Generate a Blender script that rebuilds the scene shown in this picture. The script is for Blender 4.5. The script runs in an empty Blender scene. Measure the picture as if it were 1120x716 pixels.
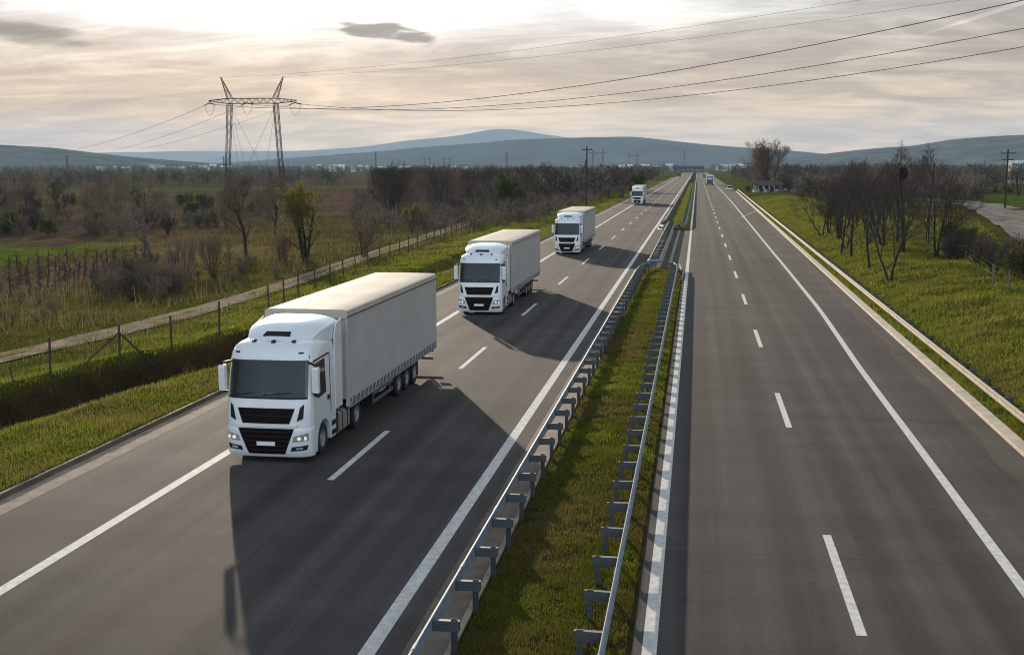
import bpy, math, random
import numpy as np
from mathutils import Vector, Matrix

R = math.radians
scene = bpy.context.scene
COL = scene.collection

# ------------------------------------------------------------------ camera
F_PX, CAM_H, PITCH, YAW = 1310.0, 8.8, R(7.695), R(8.73)
cam = bpy.data.cameras.new('camera')
cam.sensor_width = 36.0
cam.lens = 36.0 * F_PX / 1120.0
cam.clip_start, cam.clip_end = 0.2, 60000.0
camo = bpy.data.objects.new('camera', cam)
camo.location = (0, 0, CAM_H)
camo.rotation_euler = (math.pi / 2 - PITCH, 0, YAW)
COL.objects.link(camo)
scene.camera = camo

_Fv = np.array([-math.sin(YAW) * math.cos(PITCH), math.cos(YAW) * math.cos(PITCH), -math.sin(PITCH)])
_Rv = np.array([math.cos(YAW), math.sin(YAW), 0.0])
_Uv = np.cross(_Rv, _Fv)


def ray(x, y):
    d = _Rv * (x - 560) / F_PX + _Uv * (358 - y) / F_PX + _Fv
    return d


def at_z(x, y, z):
    """survey helper: the ground point seen at photo pixel (x, y), at height z"""
    d = ray(x, y)
    t = (z - CAM_H) / d[2]
    return d[0] * t, d[1] * t


def at_y(x, y, Y):
    d = ray(x, y)
    t = Y / d[1]
    return d[0] * t, CAM_H + d[2] * t


def ground_at(x, y):
    z = -1.0
    for _ in range(12):
        X, Y = at_z(x, y, z)
        z = 0.5 * z + 0.5 * float(zt(X, Y))
    return X, Y


# ------------------------------------------------------------------ materials
def new_mat(name):
    m = bpy.data.materials.new(name)
    m.use_nodes = True
    return m, m.node_tree, m.node_tree.nodes['Principled BSDF']


def N(nt, typ, **kw):
    n = nt.nodes.new(typ)
    for k, v in kw.items():
        if k.startswith('i_'):
            key = k[2:]
            key = int(key) if key.isdigit() else key.replace('_', ' ')
            n.inputs[key].default_value = v
        else:
            setattr(n, k, v)
    return n


def ramp(nt, stops, src=None):
    r = nt.nodes.new('ShaderNodeValToRGB')
    e = r.color_ramp.elements
    while len(e) < len(stops):
        e.new(0.5)
    for k, (p, c) in enumerate(stops):
        e[k].position = p
        e[k].color = (c[0], c[1], c[2], 1) if not isinstance(c, (int, float)) else (c, c, c, 1)
    if src is not None:
        nt.links.new(src, r.inputs[0])
    return r


def mixc(nt, a, b, fac, mode='MIX'):
    m = nt.nodes.new('ShaderNodeMix')
    m.data_type = 'RGBA'
    m.blend_type = mode
    for sock, v in ((0, fac), (6, a), (7, b)):
        if hasattr(v, 'is_output'):
            nt.links.new(v, m.inputs[sock])
        elif isinstance(v, (tuple, list)):
            m.inputs[sock].default_value = (v[0], v[1], v[2], 1)
        else:
            m.inputs[sock].default_value = v
    return m.outputs[2]


def simple(name, col, rough=0.6, metal=0.0, var=0.12, scale=3.0, coat=0.0, spec=0.5, bump=0.0, bscale=40.0):
    """base colour with soft procedural dirt variation"""
    m, nt, b = new_mat(name)
    tc = N(nt, 'ShaderNodeTexCoord')
    nz = N(nt, 'ShaderNodeTexNoise', i_Scale=scale, i_Detail=5.0, i_Roughness=0.6)
    nt.links.new(tc.outputs['Object'], nz.inputs['Vector'])
    lo = tuple(c * (1 - var) for c in col)
    hi = tuple(min(1, c * (1 + var)) for c in col)
    r = ramp(nt, [(0.3, lo), (0.7, hi)], nz.outputs['Fac'])
    nt.links.new(r.outputs[0], b.inputs['Base Color'])
    b.inputs['Roughness'].default_value = rough
    b.inputs['Metallic'].default_value = metal
    b.inputs['Coat Weight'].default_value = coat
    b.inputs['Coat Roughness'].default_value = 0.08
    b.inputs['Specular IOR Level'].default_value = spec
    if bump:
        n2 = N(nt, 'ShaderNodeTexNoise', i_Scale=bscale, i_Detail=4.0)
        nt.links.new(tc.outputs['Object'], n2.inputs['Vector'])
        bp = N(nt, 'ShaderNodeBump', i_Strength=bump, i_Distance=0.02)
        nt.links.new(n2.outputs['Fac'], bp.inputs['Height'])
        nt.links.new(bp.outputs[0], b.inputs['Normal'])
    return m


def asphalt_mat(name, base, tint=(1.03, 0.945, 0.87), lanes=()):
    m, nt, b = new_mat(name)
    g = N(nt, 'ShaderNodeNewGeometry')
    L = nt.links.new
    fine = N(nt, 'ShaderNodeTexNoise', i_Scale=26.0, i_Detail=6.0, i_Roughness=0.85)
    L(g.outputs['Position'], fine.inputs['Vector'])
    # long streaks along the driving direction
    mp = N(nt, 'ShaderNodeMapping')
    mp.inputs['Scale'].default_value = (1.1, 0.012, 1)
    L(g.outputs['Position'], mp.inputs['Vector'])
    st = N(nt, 'ShaderNodeTexNoise', i_Scale=1.0, i_Detail=5.0, i_Roughness=0.6)
    L(mp.outputs[0], st.inputs['Vector'])
    big = N(nt, 'ShaderNodeTexNoise', i_Scale=0.11, i_Detail=6.0, i_Roughness=0.65)
    L(g.outputs['Position'], big.inputs['Vector'])
    mp2 = N(nt, 'ShaderNodeMapping')
    mp2.inputs['Scale'].default_value = (0.05, 0.55, 1)
    L(g.outputs['Position'], mp2.inputs['Vector'])
    cross = N(nt, 'ShaderNodeTexNoise', i_Scale=1.0, i_Detail=3.0)
    L(mp2.outputs[0], cross.inputs['Vector'])
    c0 = tuple(base * t for t in tint)
    r1 = ramp(nt, [(0.3, tuple(c * 0.45 for c in c0)), (0.5, c0), (0.70, tuple(c * 1.9 for c in c0))], fine.outputs['Fac'])
    r2 = ramp(nt, [(0.32, 0.68), (0.7, 1.24)], st.outputs['Fac'])
    r3 = ramp(nt, [(0.3, 0.82), (0.72, 1.16)], big.outputs['Fac'])
    r4 = ramp(nt, [(0.35, 0.9), (0.65, 1.08)], cross.outputs['Fac'])
    c = mixc(nt, r1.outputs[0], r2.outputs[0], 1.0, 'MULTIPLY')
    c = mixc(nt, c, r3.outputs[0], 1.0, 'MULTIPLY')
    c = mixc(nt, c, r4.outputs[0], 1.0, 'MULTIPLY')
    # tar-filled cracks, sparse
    wob = N(nt, 'ShaderNodeTexNoise', i_Scale=0.8, i_Detail=4.0)
    L(g.outputs['Position'], wob.inputs['Vector'])
    wv = N(nt, 'ShaderNodeVectorMath', operation='MULTIPLY_ADD')
    L(wob.outputs['Color'], wv.inputs[0])
    wv.inputs[1].default_value = (1.4, 1.4, 0)
    L(g.outputs['Position'], wv.inputs[2])
    mp3 = N(nt, 'ShaderNodeMapping')
    mp3.inputs['Scale'].default_value = (0.16, 0.07, 0.0)
    L(wv.outputs[0], mp3.inputs['Vector'])
    vor = N(nt, 'ShaderNodeTexVoronoi', feature='DISTANCE_TO_EDGE', i_Scale=1.0)
    L(mp3.outputs[0], vor.inputs['Vector'])
    cr = ramp(nt, [(0.0, 0.72), (0.006, 0.78), (0.012, 1.0)], vor.outputs['Distance'])
    c = mixc(nt, c, cr.outputs[0], 0.22, 'MULTIPLY')
    if lanes:
        sx = N(nt, 'ShaderNodeSeparateXYZ')
        wv2 = N(nt, 'ShaderNodeVectorMath', operation='MULTIPLY_ADD')
        L(big.outputs['Color'], wv2.inputs[0])
        wv2.inputs[1].default_value = (0.5, 0.8, 0)
        L(g.outputs['Position'], wv2.inputs[2])
        L(wv2.outputs[0], sx.inputs[0])

        def mth(op, a, b_=None):
            n = N(nt, 'ShaderNodeMath', operation=op)
            for q, v in enumerate((a, b_)):
                if v is None:
                    continue
                if hasattr(v, 'is_output'):
                    L(v, n.inputs[q])
                else:
                    n.inputs[q].default_value = v
            return n.outputs[0]
        best = mid = None
        for c_ in lanes:
            d0 = mth('ABSOLUTE', mth('SUBTRACT', sx.outputs[0], c_ + 0.25))
            d1 = mth('ABSOLUTE', mth('SUBTRACT', d0, 1.0))
            best = d1 if best is None else mth('MINIMUM', best, d1)
            mid = d0 if mid is None else mth('MINIMUM', mid, d0)
        tr_ = ramp(nt, [(0.0, 0.80), (0.25, 0.85), (0.6, 1.06)], best)
        ol = ramp(nt, [(0.0, 0.86), (0.45, 1.0)], mid)
        c = mixc(nt, c, tr_.outputs[0], 1.0, 'MULTIPLY')
        c = mixc(nt, c, ol.outputs[0], 1.0, 'MULTIPLY')
        fr = mth('FRACT', mth('MULTIPLY', sx.outputs[1], 1 / 13.7))
        jn = ramp(nt, [(0.0, 0.72), (0.004, 0.74), (0.010, 1.0)], fr)
        c = mixc(nt, c, jn.outputs[0], 0.55, 'MULTIPLY')
        # oil drips and small repairs
        sp_ = N(nt, 'ShaderNodeTexNoise', i_Scale=1.7, i_Detail=3.0)
        L(g.outputs['Position'], sp_.inputs['Vector'])
        so_ = ramp(nt, [(0.66, 1.0), (0.73, 0.72)], sp_.outputs['Fac'])
        c = mixc(nt, c, so_.outputs[0], 0.8, 'MULTIPLY')
    L(c, b.inputs['Base Color'])
    rr = ramp(nt, [(0.3, 0.8), (0.7, 0.92)], st.outputs['Fac'])
    L(rr.outputs[0], b.inputs['Roughness'])
    b.inputs['Specular IOR Level'].default_value = 0.042
    bp = N(nt, 'ShaderNodeBump', i_Strength=0.6, i_Distance=0.02)
    L(fine.outputs['Fac'], bp.inputs['Height'])
    L(bp.outputs[0], b.inputs['Normal'])
    return m


def ground_mat():
    """earth and short turf; large zones come from the terrain's own cover attribute"""
    m, nt, b = new_mat('ground_cover')
    L = nt.links.new
    g = N(nt, 'ShaderNodeNewGeometry')
    at = N(nt, 'ShaderNodeAttribute', attribute_name='cover')
    n1 = N(nt, 'ShaderNodeTexNoise', i_Scale=0.5, i_Detail=7.0, i_Roughness=0.7)
    L(g.outputs['Position'], n1.inputs['Vector'])
    n2 = N(nt, 'ShaderNodeTexNoise', i_Scale=0.035, i_Detail=6.0, i_Roughness=0.6)
    L(g.outputs['Position'], n2.inputs['Vector'])
    n3 = N(nt, 'ShaderNodeTexNoise', i_Scale=7.0, i_Detail=4.0, i_Roughness=0.7)
    L(g.outputs['Position'], n3.inputs['Vector'])
    r1 = ramp(nt, [(0.3, (0.55, 0.55, 0.6)), (0.5, (1, 1, 1)), (0.72, (1.6, 1.35, 1.0))], n1.outputs['Fac'])
    r2 = ramp(nt, [(0.35, (0.7, 0.75, 0.7)), (0.65, (1.3, 1.15, 1.1))], n2.outputs['Fac'])
    r3 = ramp(nt, [(0.3, 0.55), (0.7, 1.35)], n3.outputs['Fac'])
    c = mixc(nt, at.outputs['Color'], r1.outputs[0], 1.0, 'MULTIPLY')
    c = mixc(nt, c, r2.outputs[0], 1.0, 'MULTIPLY')
    c = mixc(nt, c, r3.outputs[0], 1.0, 'MULTIPLY')
    L(c, b.inputs['Base Color'])
    b.inputs['Roughness'].default_value = 1.0
    b.inputs['Specular IOR Level'].default_value = 0.0
    bp = N(nt, 'ShaderNodeBump', i_Strength=0.5, i_Distance=0.08)
    L(n3.outputs['Fac'], bp.inputs['Height'])
    L(bp.outputs[0], b.inputs['Normal'])
    return m


def blade_mat(name, trans=0.45):
    m, nt, b = new_mat(name)
    L = nt.links.new
    at = N(nt, 'ShaderNodeAttribute', attribute_name='cover')
    out = nt.nodes['Material Output']
    df = N(nt, 'ShaderNodeBsdfDiffuse')
    tr = N(nt, 'ShaderNodeBsdfTranslucent')
    L(at.outputs['Color'], df.inputs[0])
    L(at.outputs['Color'], tr.inputs[0])
    mx = N(nt, 'ShaderNodeMixShader', i_0=trans)
    L(df.outputs[0], mx.inputs[1])
    L(tr.outputs[0], mx.inputs[2])
    L(mx.outputs[0], out.inputs[0])
    nt.nodes.remove(b)
    return m


def leaf_mat(name, col, trans=0.4):
    m, nt, b = new_mat(name)
    L = nt.links.new
    out = nt.nodes['Material Output']
    g = N(nt, 'ShaderNodeNewGeometry')
    nz = N(nt, 'ShaderNodeTexNoise', i_Scale=1.3, i_Detail=3.0)
    L(g.outputs['Position'], nz.inputs['Vector'])
    r = ramp(nt, [(0.3, tuple(c * 0.6 for c in col)), (0.7, tuple(c * 1.4 for c in col))], nz.outputs['Fac'])
    df = N(nt, 'ShaderNodeBsdfDiffuse')
    tr = N(nt, 'ShaderNodeBsdfTranslucent')
    L(r.outputs[0], df.inputs[0])
    L(r.outputs[0], tr.inputs[0])
    mx = N(nt, 'ShaderNodeMixShader', i_0=trans)
    L(df.outputs[0], mx.inputs[1])
    L(tr.outputs[0], mx.inputs[2])
    L(mx.outputs[0], out.inputs[0])
    nt.nodes.remove(b)
    return m


M = {}
M['asphalt_a'] = asphalt_mat('asphalt_truck_carriageway', 0.078, lanes=(-12.2, -7.95))
M['asphalt_b'] = asphalt_mat('asphalt_other_carriageway', 0.075, (1.03, 0.95, 0.88), lanes=(1.3, 5.2))
M['asphalt_side'] = asphalt_mat('asphalt_side_road', 0.15)
M['asphalt_patch'] = asphalt_mat('asphalt_patch', 0.098, (1.1, 0.93, 0.82))
M['paint'] = simple('road_paint', (0.56, 0.55, 0.52), 0.8, var=0.22, scale=5.0, spec=0.08)
M['concrete'] = simple('gutter_concrete', (0.29, 0.245, 0.19), 0.95, spec=0.05, var=0.3, scale=1.7, bump=0.4)
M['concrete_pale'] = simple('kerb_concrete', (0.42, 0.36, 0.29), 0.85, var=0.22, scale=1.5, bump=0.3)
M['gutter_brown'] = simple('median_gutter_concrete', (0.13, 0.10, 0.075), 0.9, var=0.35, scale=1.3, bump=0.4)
M['galv'] = simple('galvanised_steel', (0.20, 0.245, 0.29), 0.65, 0.1, var=0.25, scale=4.0, spec=0.2)
M['galv_post'] = simple('dull_steel_post', (0.06, 0.07, 0.078), 0.6, 0.2, var=0.25, scale=5.0)
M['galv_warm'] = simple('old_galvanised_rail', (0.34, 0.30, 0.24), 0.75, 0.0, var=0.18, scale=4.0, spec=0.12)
M['galv_dull'] = simple('weathered_galvanised_steel', (0.15, 0.15, 0.15), 0.55, 0.5, var=0.15, scale=4.0)
M['white'] = simple('white_truck_paint', (0.72, 0.74, 0.76), 0.32, var=0.03, scale=1.2, coat=0.6)
M['curtain'] = simple('grey_tarpaulin', (0.41, 0.40, 0.38), 0.6, var=0.09, scale=0.8, bump=0.15, bscale=2.0)
M['roof_tarp'] = simple('cream_roof_tarpaulin', (0.47, 0.43, 0.37), 0.8, spec=0.1, var=0.09, scale=1.1, bump=0.25, bscale=1.5)
M['black'] = simple('black_plastic', (0.012, 0.011, 0.011), 0.5, var=0.2, spec=0.25)
M['grille'] = simple('dark_grille', (0.013, 0.007, 0.0055), 0.4, var=0.4, scale=8.0, spec=0.05)
M['chassis'] = simple('dark_chassis_paint', (0.018, 0.017, 0.016), 0.6, var=0.3)
M['rubber'] = simple('tyre_rubber', (0.016, 0.016, 0.016), 0.85, var=0.2)
M['rim'] = simple('steel_rim', (0.26, 0.26, 0.27), 0.5, 0.2, var=0.15)
M['alu'] = simple('aluminium_tank', (0.48, 0.46, 0.43), 0.4, 0.6, var=0.1)
M['lamp'] = simple('headlamp_reflector', (0.62, 0.64, 0.62), 0.12, 0.6, var=0.25, scale=14.0, coat=1.0)
M['lit_lamp'] = simple('lit_headlamp', (0.8, 0.8, 0.7), 0.2)
_b = M['lit_lamp'].node_tree.nodes['Principled BSDF']
_b.inputs['Emission Color'].default_value = (1.0, 0.95, 0.62, 1)
_b.inputs['Emission Strength'].default_value = 0.22
M['amber'] = simple('marker_lens', (0.45, 0.16, 0.02), 0.25, coat=1.0)
M['red'] = simple('red_lens', (0.3, 0.012, 0.01), 0.3, coat=1.0)
M['blue_paint'] = simple('blue_vehicle_paint', (0.05, 0.06, 0.10), 0.35, coat=0.6)
M['dark_paint'] = simple('dark_vehicle_paint', (0.02, 0.021, 0.024), 0.35, coat=0.6)
M['trim'] = simple('cab_trim', (0.07, 0.068, 0.066), 0.8, var=0.2)
M['seat'] = simple('seat_fabric', (0.10, 0.097, 0.094), 0.9, var=0.2)
_m, _nt, _b0 = new_mat('clear_windscreen')
_gl = N(_nt, 'ShaderNodeBsdfGlossy')
_gl.inputs['Roughness'].default_value = 0.02
_gl.inputs['Color'].default_value = (0.9, 0.95, 1.0, 1)
_tr = N(_nt, 'ShaderNodeBsdfTransparent')
_tr.inputs[0].default_value = (0.36, 0.40, 0.39, 1)
_fr = N(_nt, 'ShaderNodeFresnel', i_IOR=1.5)
_mx = N(_nt, 'ShaderNodeMixShader')
_nt.links.new(_fr.outputs[0], _mx.inputs[0])
_nt.links.new(_tr.outputs[0], _mx.inputs[1])
_nt.links.new(_gl.outputs[0], _mx.inputs[2])
_nt.links.new(_mx.outputs[0], _nt.nodes['Material Output'].inputs[0])
_nt.nodes.remove(_b0)
M['screen'] = _m
M['band'] = simple('dark_grey_band', (0.11, 0.105, 0.10), 0.7, var=0.3)
M['glass'] = simple('tinted_glass', (0.008, 0.009, 0.010), 0.04, var=0.1, spec=0.35)
M['wood'] = simple('weathered_post', (0.06, 0.05, 0.042), 0.9, var=0.35, scale=6.0, spec=0.1)
M['pole_wood'] = simple('creosoted_pole', (0.035, 0.028, 0.022), 0.9, var=0.3)
M['wire'] = simple('steel_wire', (0.12, 0.12, 0.12), 0.5, 0.5)
M['cable'] = simple('conductor_cable', (0.06, 0.055, 0.052), 0.6)
M['lattice'] = simple('painted_lattice_steel', (0.06, 0.038, 0.025), 0.8, 0.0, var=0.2)
M['lattice_far'] = simple('grey_lattice_steel', (0.07, 0.065, 0.06), 0.7)
M['insul'] = simple('glass_insulator', (0.025, 0.022, 0.02), 0.6)
M['bark'] = simple('dark_bark', (0.024, 0.019, 0.015), 0.95, var=0.3, scale=5.0)
M['bark_brown'] = simple('brown_bark', (0.075, 0.055, 0.042), 0.95, var=0.3, scale=5.0)
M['bark_grey'] = simple('grey_bark', (0.105, 0.085, 0.072), 0.95, var=0.3, scale=5.0)
M['twig_dark'] = simple('dark_twigs', (0.045, 0.034, 0.027), 0.95, var=0.3)
M['twig_brown'] = simple('brown_twigs', (0.15, 0.103, 0.066), 0.95, var=0.3)
M['twig_grey'] = simple('grey_twigs', (0.165, 0.13, 0.09), 0.95, var=0.3)
M['twig_straw'] = simple('straw_twigs', (0.21, 0.165, 0.085), 0.95, var=0.3)
M['leaf_yg'] = leaf_mat('young_yellow_green_leaves', (0.13, 0.125, 0.03))
M['leaf_g'] = leaf_mat('green_leaves', (0.06, 0.075, 0.02))
M['leaf_b'] = leaf_mat('dry_brown_leaves', (0.13, 0.08, 0.035))
M['blade'] = blade_mat('grass_blades')
M['ground'] = ground_mat()
M['crop'] = simple('young_crop', (0.11, 0.16, 0.022), 0.95, var=0.35, scale=0.5, spec=0.0)
M['plough'] = simple('ploughed_soil', (0.11, 0.075, 0.06), 0.95, var=0.35, scale=0.3, spec=0.0)
M['straw'] = simple('dry_straw_field', (0.17, 0.13, 0.075), 0.95, var=0.35, scale=0.3, spec=0.0)
M['pale_field'] = simple('pale_meadow', (0.12, 0.135, 0.055), 0.95, var=0.3, scale=0.2, spec=0.0)
M['dirt'] = simple('dirt_track', (0.25, 0.195, 0.145), 0.95, var=0.4, scale=0.9, spec=0.0, bump=0.5, bscale=6.0)
M['soil'] = simple('median_soil', (0.036, 0.034, 0.013), 0.95, var=0.5, scale=1.6, spec=0.0, bump=0.6, bscale=9.0)
M['hill_a'] = simple('far_ridge', (0.07, 0.08, 0.06), 0.95, var=0.75, scale=0.0016, spec=0.0)
M['hill_b'] = simple('wooded_ridge', (0.04, 0.052, 0.04), 0.95, var=0.75, scale=0.003, spec=0.0)
M['hill_c'] = simple('near_hill', (0.05, 0.055, 0.042), 0.95, var=0.95, scale=0.011, spec=0.0)
M['wall_white'] = simple('whitewashed_wall', (0.62, 0.60, 0.56), 0.9, var=0.12)
M['wall_grey'] = simple('rendered_wall', (0.34, 0.33, 0.31), 0.9, var=0.15)
M['wall_dull'] = simple('dull_whitewash', (0.42, 0.43, 0.43), 0.9, var=0.2)  # greyer and darker than the other whitewash
M['roof_brown'] = simple('brown_roof_tiles', (0.075, 0.05, 0.038), 0.9, var=0.3)
M['roof_white'] = simple('pale_sheet_roof', (0.75, 0.75, 0.74), 0.5, var=0.06)
M['bridge'] = simple('bridge_paint', (0.03, 0.055, 0.085), 0.7, var=0.2)
M['plate'] = simple('blank_number_plate', (0.8, 0.8, 0.8), 0.4, var=0.03)
M['nest'] = simple('nest_twigs', (0.012, 0.010, 0.009), 1.0)


# ------------------------------------------------------------------ mesh helpers
class MB:
    def __init__(s):
        s.v, s.f, s.m = [], [], []

    def add(s, vs, fs, mi=0):
        o = len(s.v)
        s.v.extend([tuple(p) for p in vs])
        s.f.extend([tuple(i + o for i in f) for f in fs])
        s.m.extend([mi] * len(fs))
        return s

    def box(s, x0, x1, y0, y1, z0, z1, mi=0):
        return s.add([(x0, y0, z0), (x1, y0, z0), (x1, y1, z0), (x0, y1, z0), (x0, y0, z1), (x1, y0, z1), (x1, y1, z1), (x0, y1, z1)],
                     [(0, 3, 2, 1), (4, 5, 6, 7), (0, 1, 5, 4), (1, 2, 6, 5), (2, 3, 7, 6), (3, 0, 4, 7)], mi)

    def tube(s, pts, rad, n=6, mi=0, cap=True):
        pts = [Vector(p) for p in pts]
        if not isinstance(rad, (list, tuple)):
            rad = [rad] * len(pts)
        vs, fs = [], []
        for i, p in enumerate(pts):
            a = pts[max(i - 1, 0)]
            c = pts[min(i + 1, len(pts) - 1)]
            d = (c - a)
            d = d.normalized() if d.length > 1e-9 else Vector((0, 0, 1))
            ref = Vector((0, 0, 1)) if abs(d.z) < 0.9 else Vector((1, 0, 0))
            u = d.cross(ref).normalized()
            w = d.cross(u)
            for k in range(n):
                t = 2 * math.pi * k / n
                vs.append(p + (u * math.cos(t) + w * math.sin(t)) * rad[i])
        for i in range(len(pts) - 1):
            for k in range(n):
                k2 = (k + 1) % n
                fs.append((i * n + k, i * n + k2, (i + 1) * n + k2, (i + 1) * n + k))
        if cap:
            fs.append(tuple(range(n))[::-1])
            fs.append(tuple(range((len(pts) - 1) * n, len(pts) * n)))
        return s.add(vs, fs, mi)

    def loft(s, rings, mi=0, cap0=True, cap1=True, closed=True):
        n = len(rings[0])
        vs = [p for r in rings for p in r]
        fs = []
        for i in range(len(rings) - 1):
            for k in range(n if closed else n - 1):
                k2 = (k + 1) % n
                fs.append((i * n + k, i * n + k2, (i + 1) * n + k2, (i + 1) * n + k))
        if cap0:
            fs.append(tuple(range(n))[::-1])
        if cap1:
            fs.append(tuple(range((len(rings) - 1) * n, len(rings) * n)))
        return s.add(vs, fs, mi)

    def prism_x(s, poly, x0, x1, mi=0):
        """a (y,z) outline extruded along x"""
        n = len(poly)
        vs = [(x0, y, z) for y, z in poly] + [(x1, y, z) for y, z in poly]
        fs = [tuple(range(n))[::-1], tuple(range(n, 2 * n))]
        fs += [(k, (k + 1) % n, n + (k + 1) % n, n + k) for k in range(n)]
        return s.add(vs, fs, mi)

    def lathe_x(s, prof, cx, cy, cz, n=20, mi=0):
        """profile of (x, r) turned about the x axis"""
        rings = []
        for x, r in prof:
            rings.append([(cx + x, cy + r * math.cos(2 * math.pi * k / n), cz + r * math.sin(2 * math.pi * k / n)) for k in range(n)])
        return s.loft(rings, mi, False, False)

    def build(s, name, mats, parent=None, smooth=False, loc=None):
        me = bpy.data.meshes.new(name)
        me.from_pydata(s.v, [], s.f)
        mats = mats if isinstance(mats, (list, tuple)) else [mats]
        for m in mats:
            me.materials.append(m)
        if len(mats) > 1:
            me.polygons.foreach_set('material_index', s.m)
        if smooth:
            me.polygons.foreach_set('use_smooth', [True] * len(me.polygons))
            if smooth is not True:
                me.set_sharp_from_angle(angle=R(smooth))
        me.update()
        o = bpy.data.objects.new(name, me)
        COL.objects.link(o)
        if parent is not None:
            o.parent = parent
        if loc is not None:
            o.location = loc
        return o


def fix_normals(o):
    import bmesh
    bm = bmesh.new()
    bm.from_mesh(o.data)
    bmesh.ops.recalc_face_normals(bm, faces=bm.faces)
    bm.to_mesh(o.data)
    bm.free()
    return o


def tag(o, label, cat, group=None):
    o['label'] = label
    o['category'] = cat
    if group:
        o['group'] = group
    return o


def empty(name, loc=(0, 0, 0), rz=0.0):
    o = bpy.data.objects.new(name, None)
    COL.objects.link(o)
    o.location = loc
    o.rotation_euler = (0, 0, rz)
    return o


def struct(o, kind='structure'):
    o['kind'] = kind
    return o


def copy_tree(o, parent=None):
    c = o.copy()
    COL.objects.link(c)
    c.parent = parent
    for ch in list(o.children):
        copy_tree(ch, c)
    return c


def np_mesh(name, verts, tris, mats, colors=None, parent=None, mat_idx=None, smooth=False):
    """fast mesh from numpy arrays; colors is per vertex"""
    me = bpy.data.meshes.new(name)
    nv, nf, k = len(verts), len(tris), tris.shape[1]
    me.vertices.add(nv)
    me.vertices.foreach_set('co', np.ascontiguousarray(verts, dtype=np.float32).ravel())
    me.loops.add(nf * k)
    me.loops.foreach_set('vertex_index', np.ascontiguousarray(tris, dtype=np.int32).ravel())
    me.polygons.add(nf)
    me.polygons.foreach_set('loop_start', np.arange(0, nf * k, k, dtype=np.int32))
    me.polygons.foreach_set('loop_total', np.full(nf, k, dtype=np.int32))
    for m in (mats if isinstance(mats, (list, tuple)) else [mats]):
        me.materials.append(m)
    if mat_idx is not None:
        me.polygons.foreach_set('material_index', np.ascontiguousarray(mat_idx, dtype=np.int32))
    if smooth:
        me.polygons.foreach_set('use_smooth', np.ones(nf, dtype=bool))
    if colors is not None:
        a = me.color_attributes.new('cover', 'FLOAT_COLOR', 'POINT')
        rgba = np.ones((nv, 4), np.float32)
        rgba[:, :3] = colors
        a.data.foreach_set('color', rgba.ravel())
    me.update(calc_edges=True)
    o = bpy.data.objects.new(name, me)
    COL.objects.link(o)
    if parent is not None:
        o.parent = parent
    return o


def vnoise(x, y, s, seed=0):
    """cheap smooth value noise in 0..1, numpy"""
    x = np.asarray(x, float) / s + seed * 17.3
    y = np.asarray(y, float) / s + seed * 9.1
    xi, yi = np.floor(x), np.floor(y)
    fx, fy = x - xi, y - yi
    fx, fy = fx * fx * (3 - 2 * fx), fy * fy * (3 - 2 * fy)

    def h(a, b):
        v = np.sin(a * 127.1 + b * 311.7 + seed * 74.7) * 43758.5453
        return v - np.floor(v)
    return (h(xi, yi) * (1 - fx) + h(xi + 1, yi) * fx) * (1 - fy) + (h(xi, yi + 1) * (1 - fx) + h(xi + 1, yi + 1) * fx) * fy


# ------------------------------------------------------------------ terrain
KY = [-200, 20, 38, 80, 135, 220, 430, 700, 1600]
KX = [10.05, 10.1, 10.26, 10.55, 11.0, 11.7, 13.4, 13.6, 13.6]


def kx(Y):
    return np.interp(Y, KY, KX)


LEFT_EDGE = -18.42
_U = [18.2, 18.25, 20.5, 22.3, 23.6, 24.4, 25.1, 25.75, 26.8, 29, 33, 36, 50, 80, 200, 9000]
_Z = [-0.2, 0.15, 0.08, -0.5, -1.7, -2.5, -2.5, -0.45, 0.1, -0.35, -0.65, -0.75, -1.2, -1.5, -1.7, -1.7]
_S = [0.16, 0.2, 0.9, 2.0, 3.5, 6, 10, 20, 45, 100, 300, 9000]
_SZ = [-0.2, 0.1, 0.12, 0.5, 0.95, 1.45, 1.7, 1.6, 1.0, 0.5, -1.0, -1.6]


def zt(X, Y):
    X = np.asarray(X, float)
    Y = np.asarray(Y, float)
    u = -X
    d = np.interp(Y, [20, 44, 59, 80], [3.6, 1.3, -1.8, -2.2])
    w = np.clip((u - 19.0) / 3.0, 0, 1) * np.clip((40 - u) / 8.0, 0, 1)
    zl = np.interp(u - d * w, _U, _Z)
    dep = np.interp(Y, [58, 85, 130], [0, 0.6, 0.85])
    flat = np.interp(u, [18.2, 18.25, 22, 27, 36, 50, 80], [-0.2, 0.15, 0.0, -0.2, -0.75, -1.2, -1.5])
    zl = np.where((u > 19) & (u < 80), zl * (1 - dep) + flat * dep, zl)
    bump = (vnoise(X, Y, 2.3, 1) - 0.5) * 0.34 + (vnoise(X, Y, 9, 2) - 0.5) * 0.4
    trk = np.abs(X - np.interp(Y, [40, 54, 66, 78, 95, 120, 160, 205, 260], [-36.5, -34.2, -32.6, -32, -32.3, -34, -36, -38.5, -42]))
    zl = zl + bump * np.clip((u - 18.5) / 3, 0, 1) * np.clip((trk - 1.5) / 2.5, 0.06, 1)
    s = X - kx(Y)
    zr = np.interp(s, _S, _SZ)
    fl = np.interp(Y, [230, 380], [1, 0.12])
    zr = np.where(s > 0.2, 0.08 + (zr - 0.08) * fl, zr)
    zr = zr + bump * 0.9 * np.clip((s - 0.9) / 3, 0, 1)
    mid = np.full_like(zl, -0.2)
    z = np.where(X < -18.2, zl, np.where(s > 0.16, zr, mid))
    return z


ROADS = []          # (polyline, half width) kept clear of plants


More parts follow.
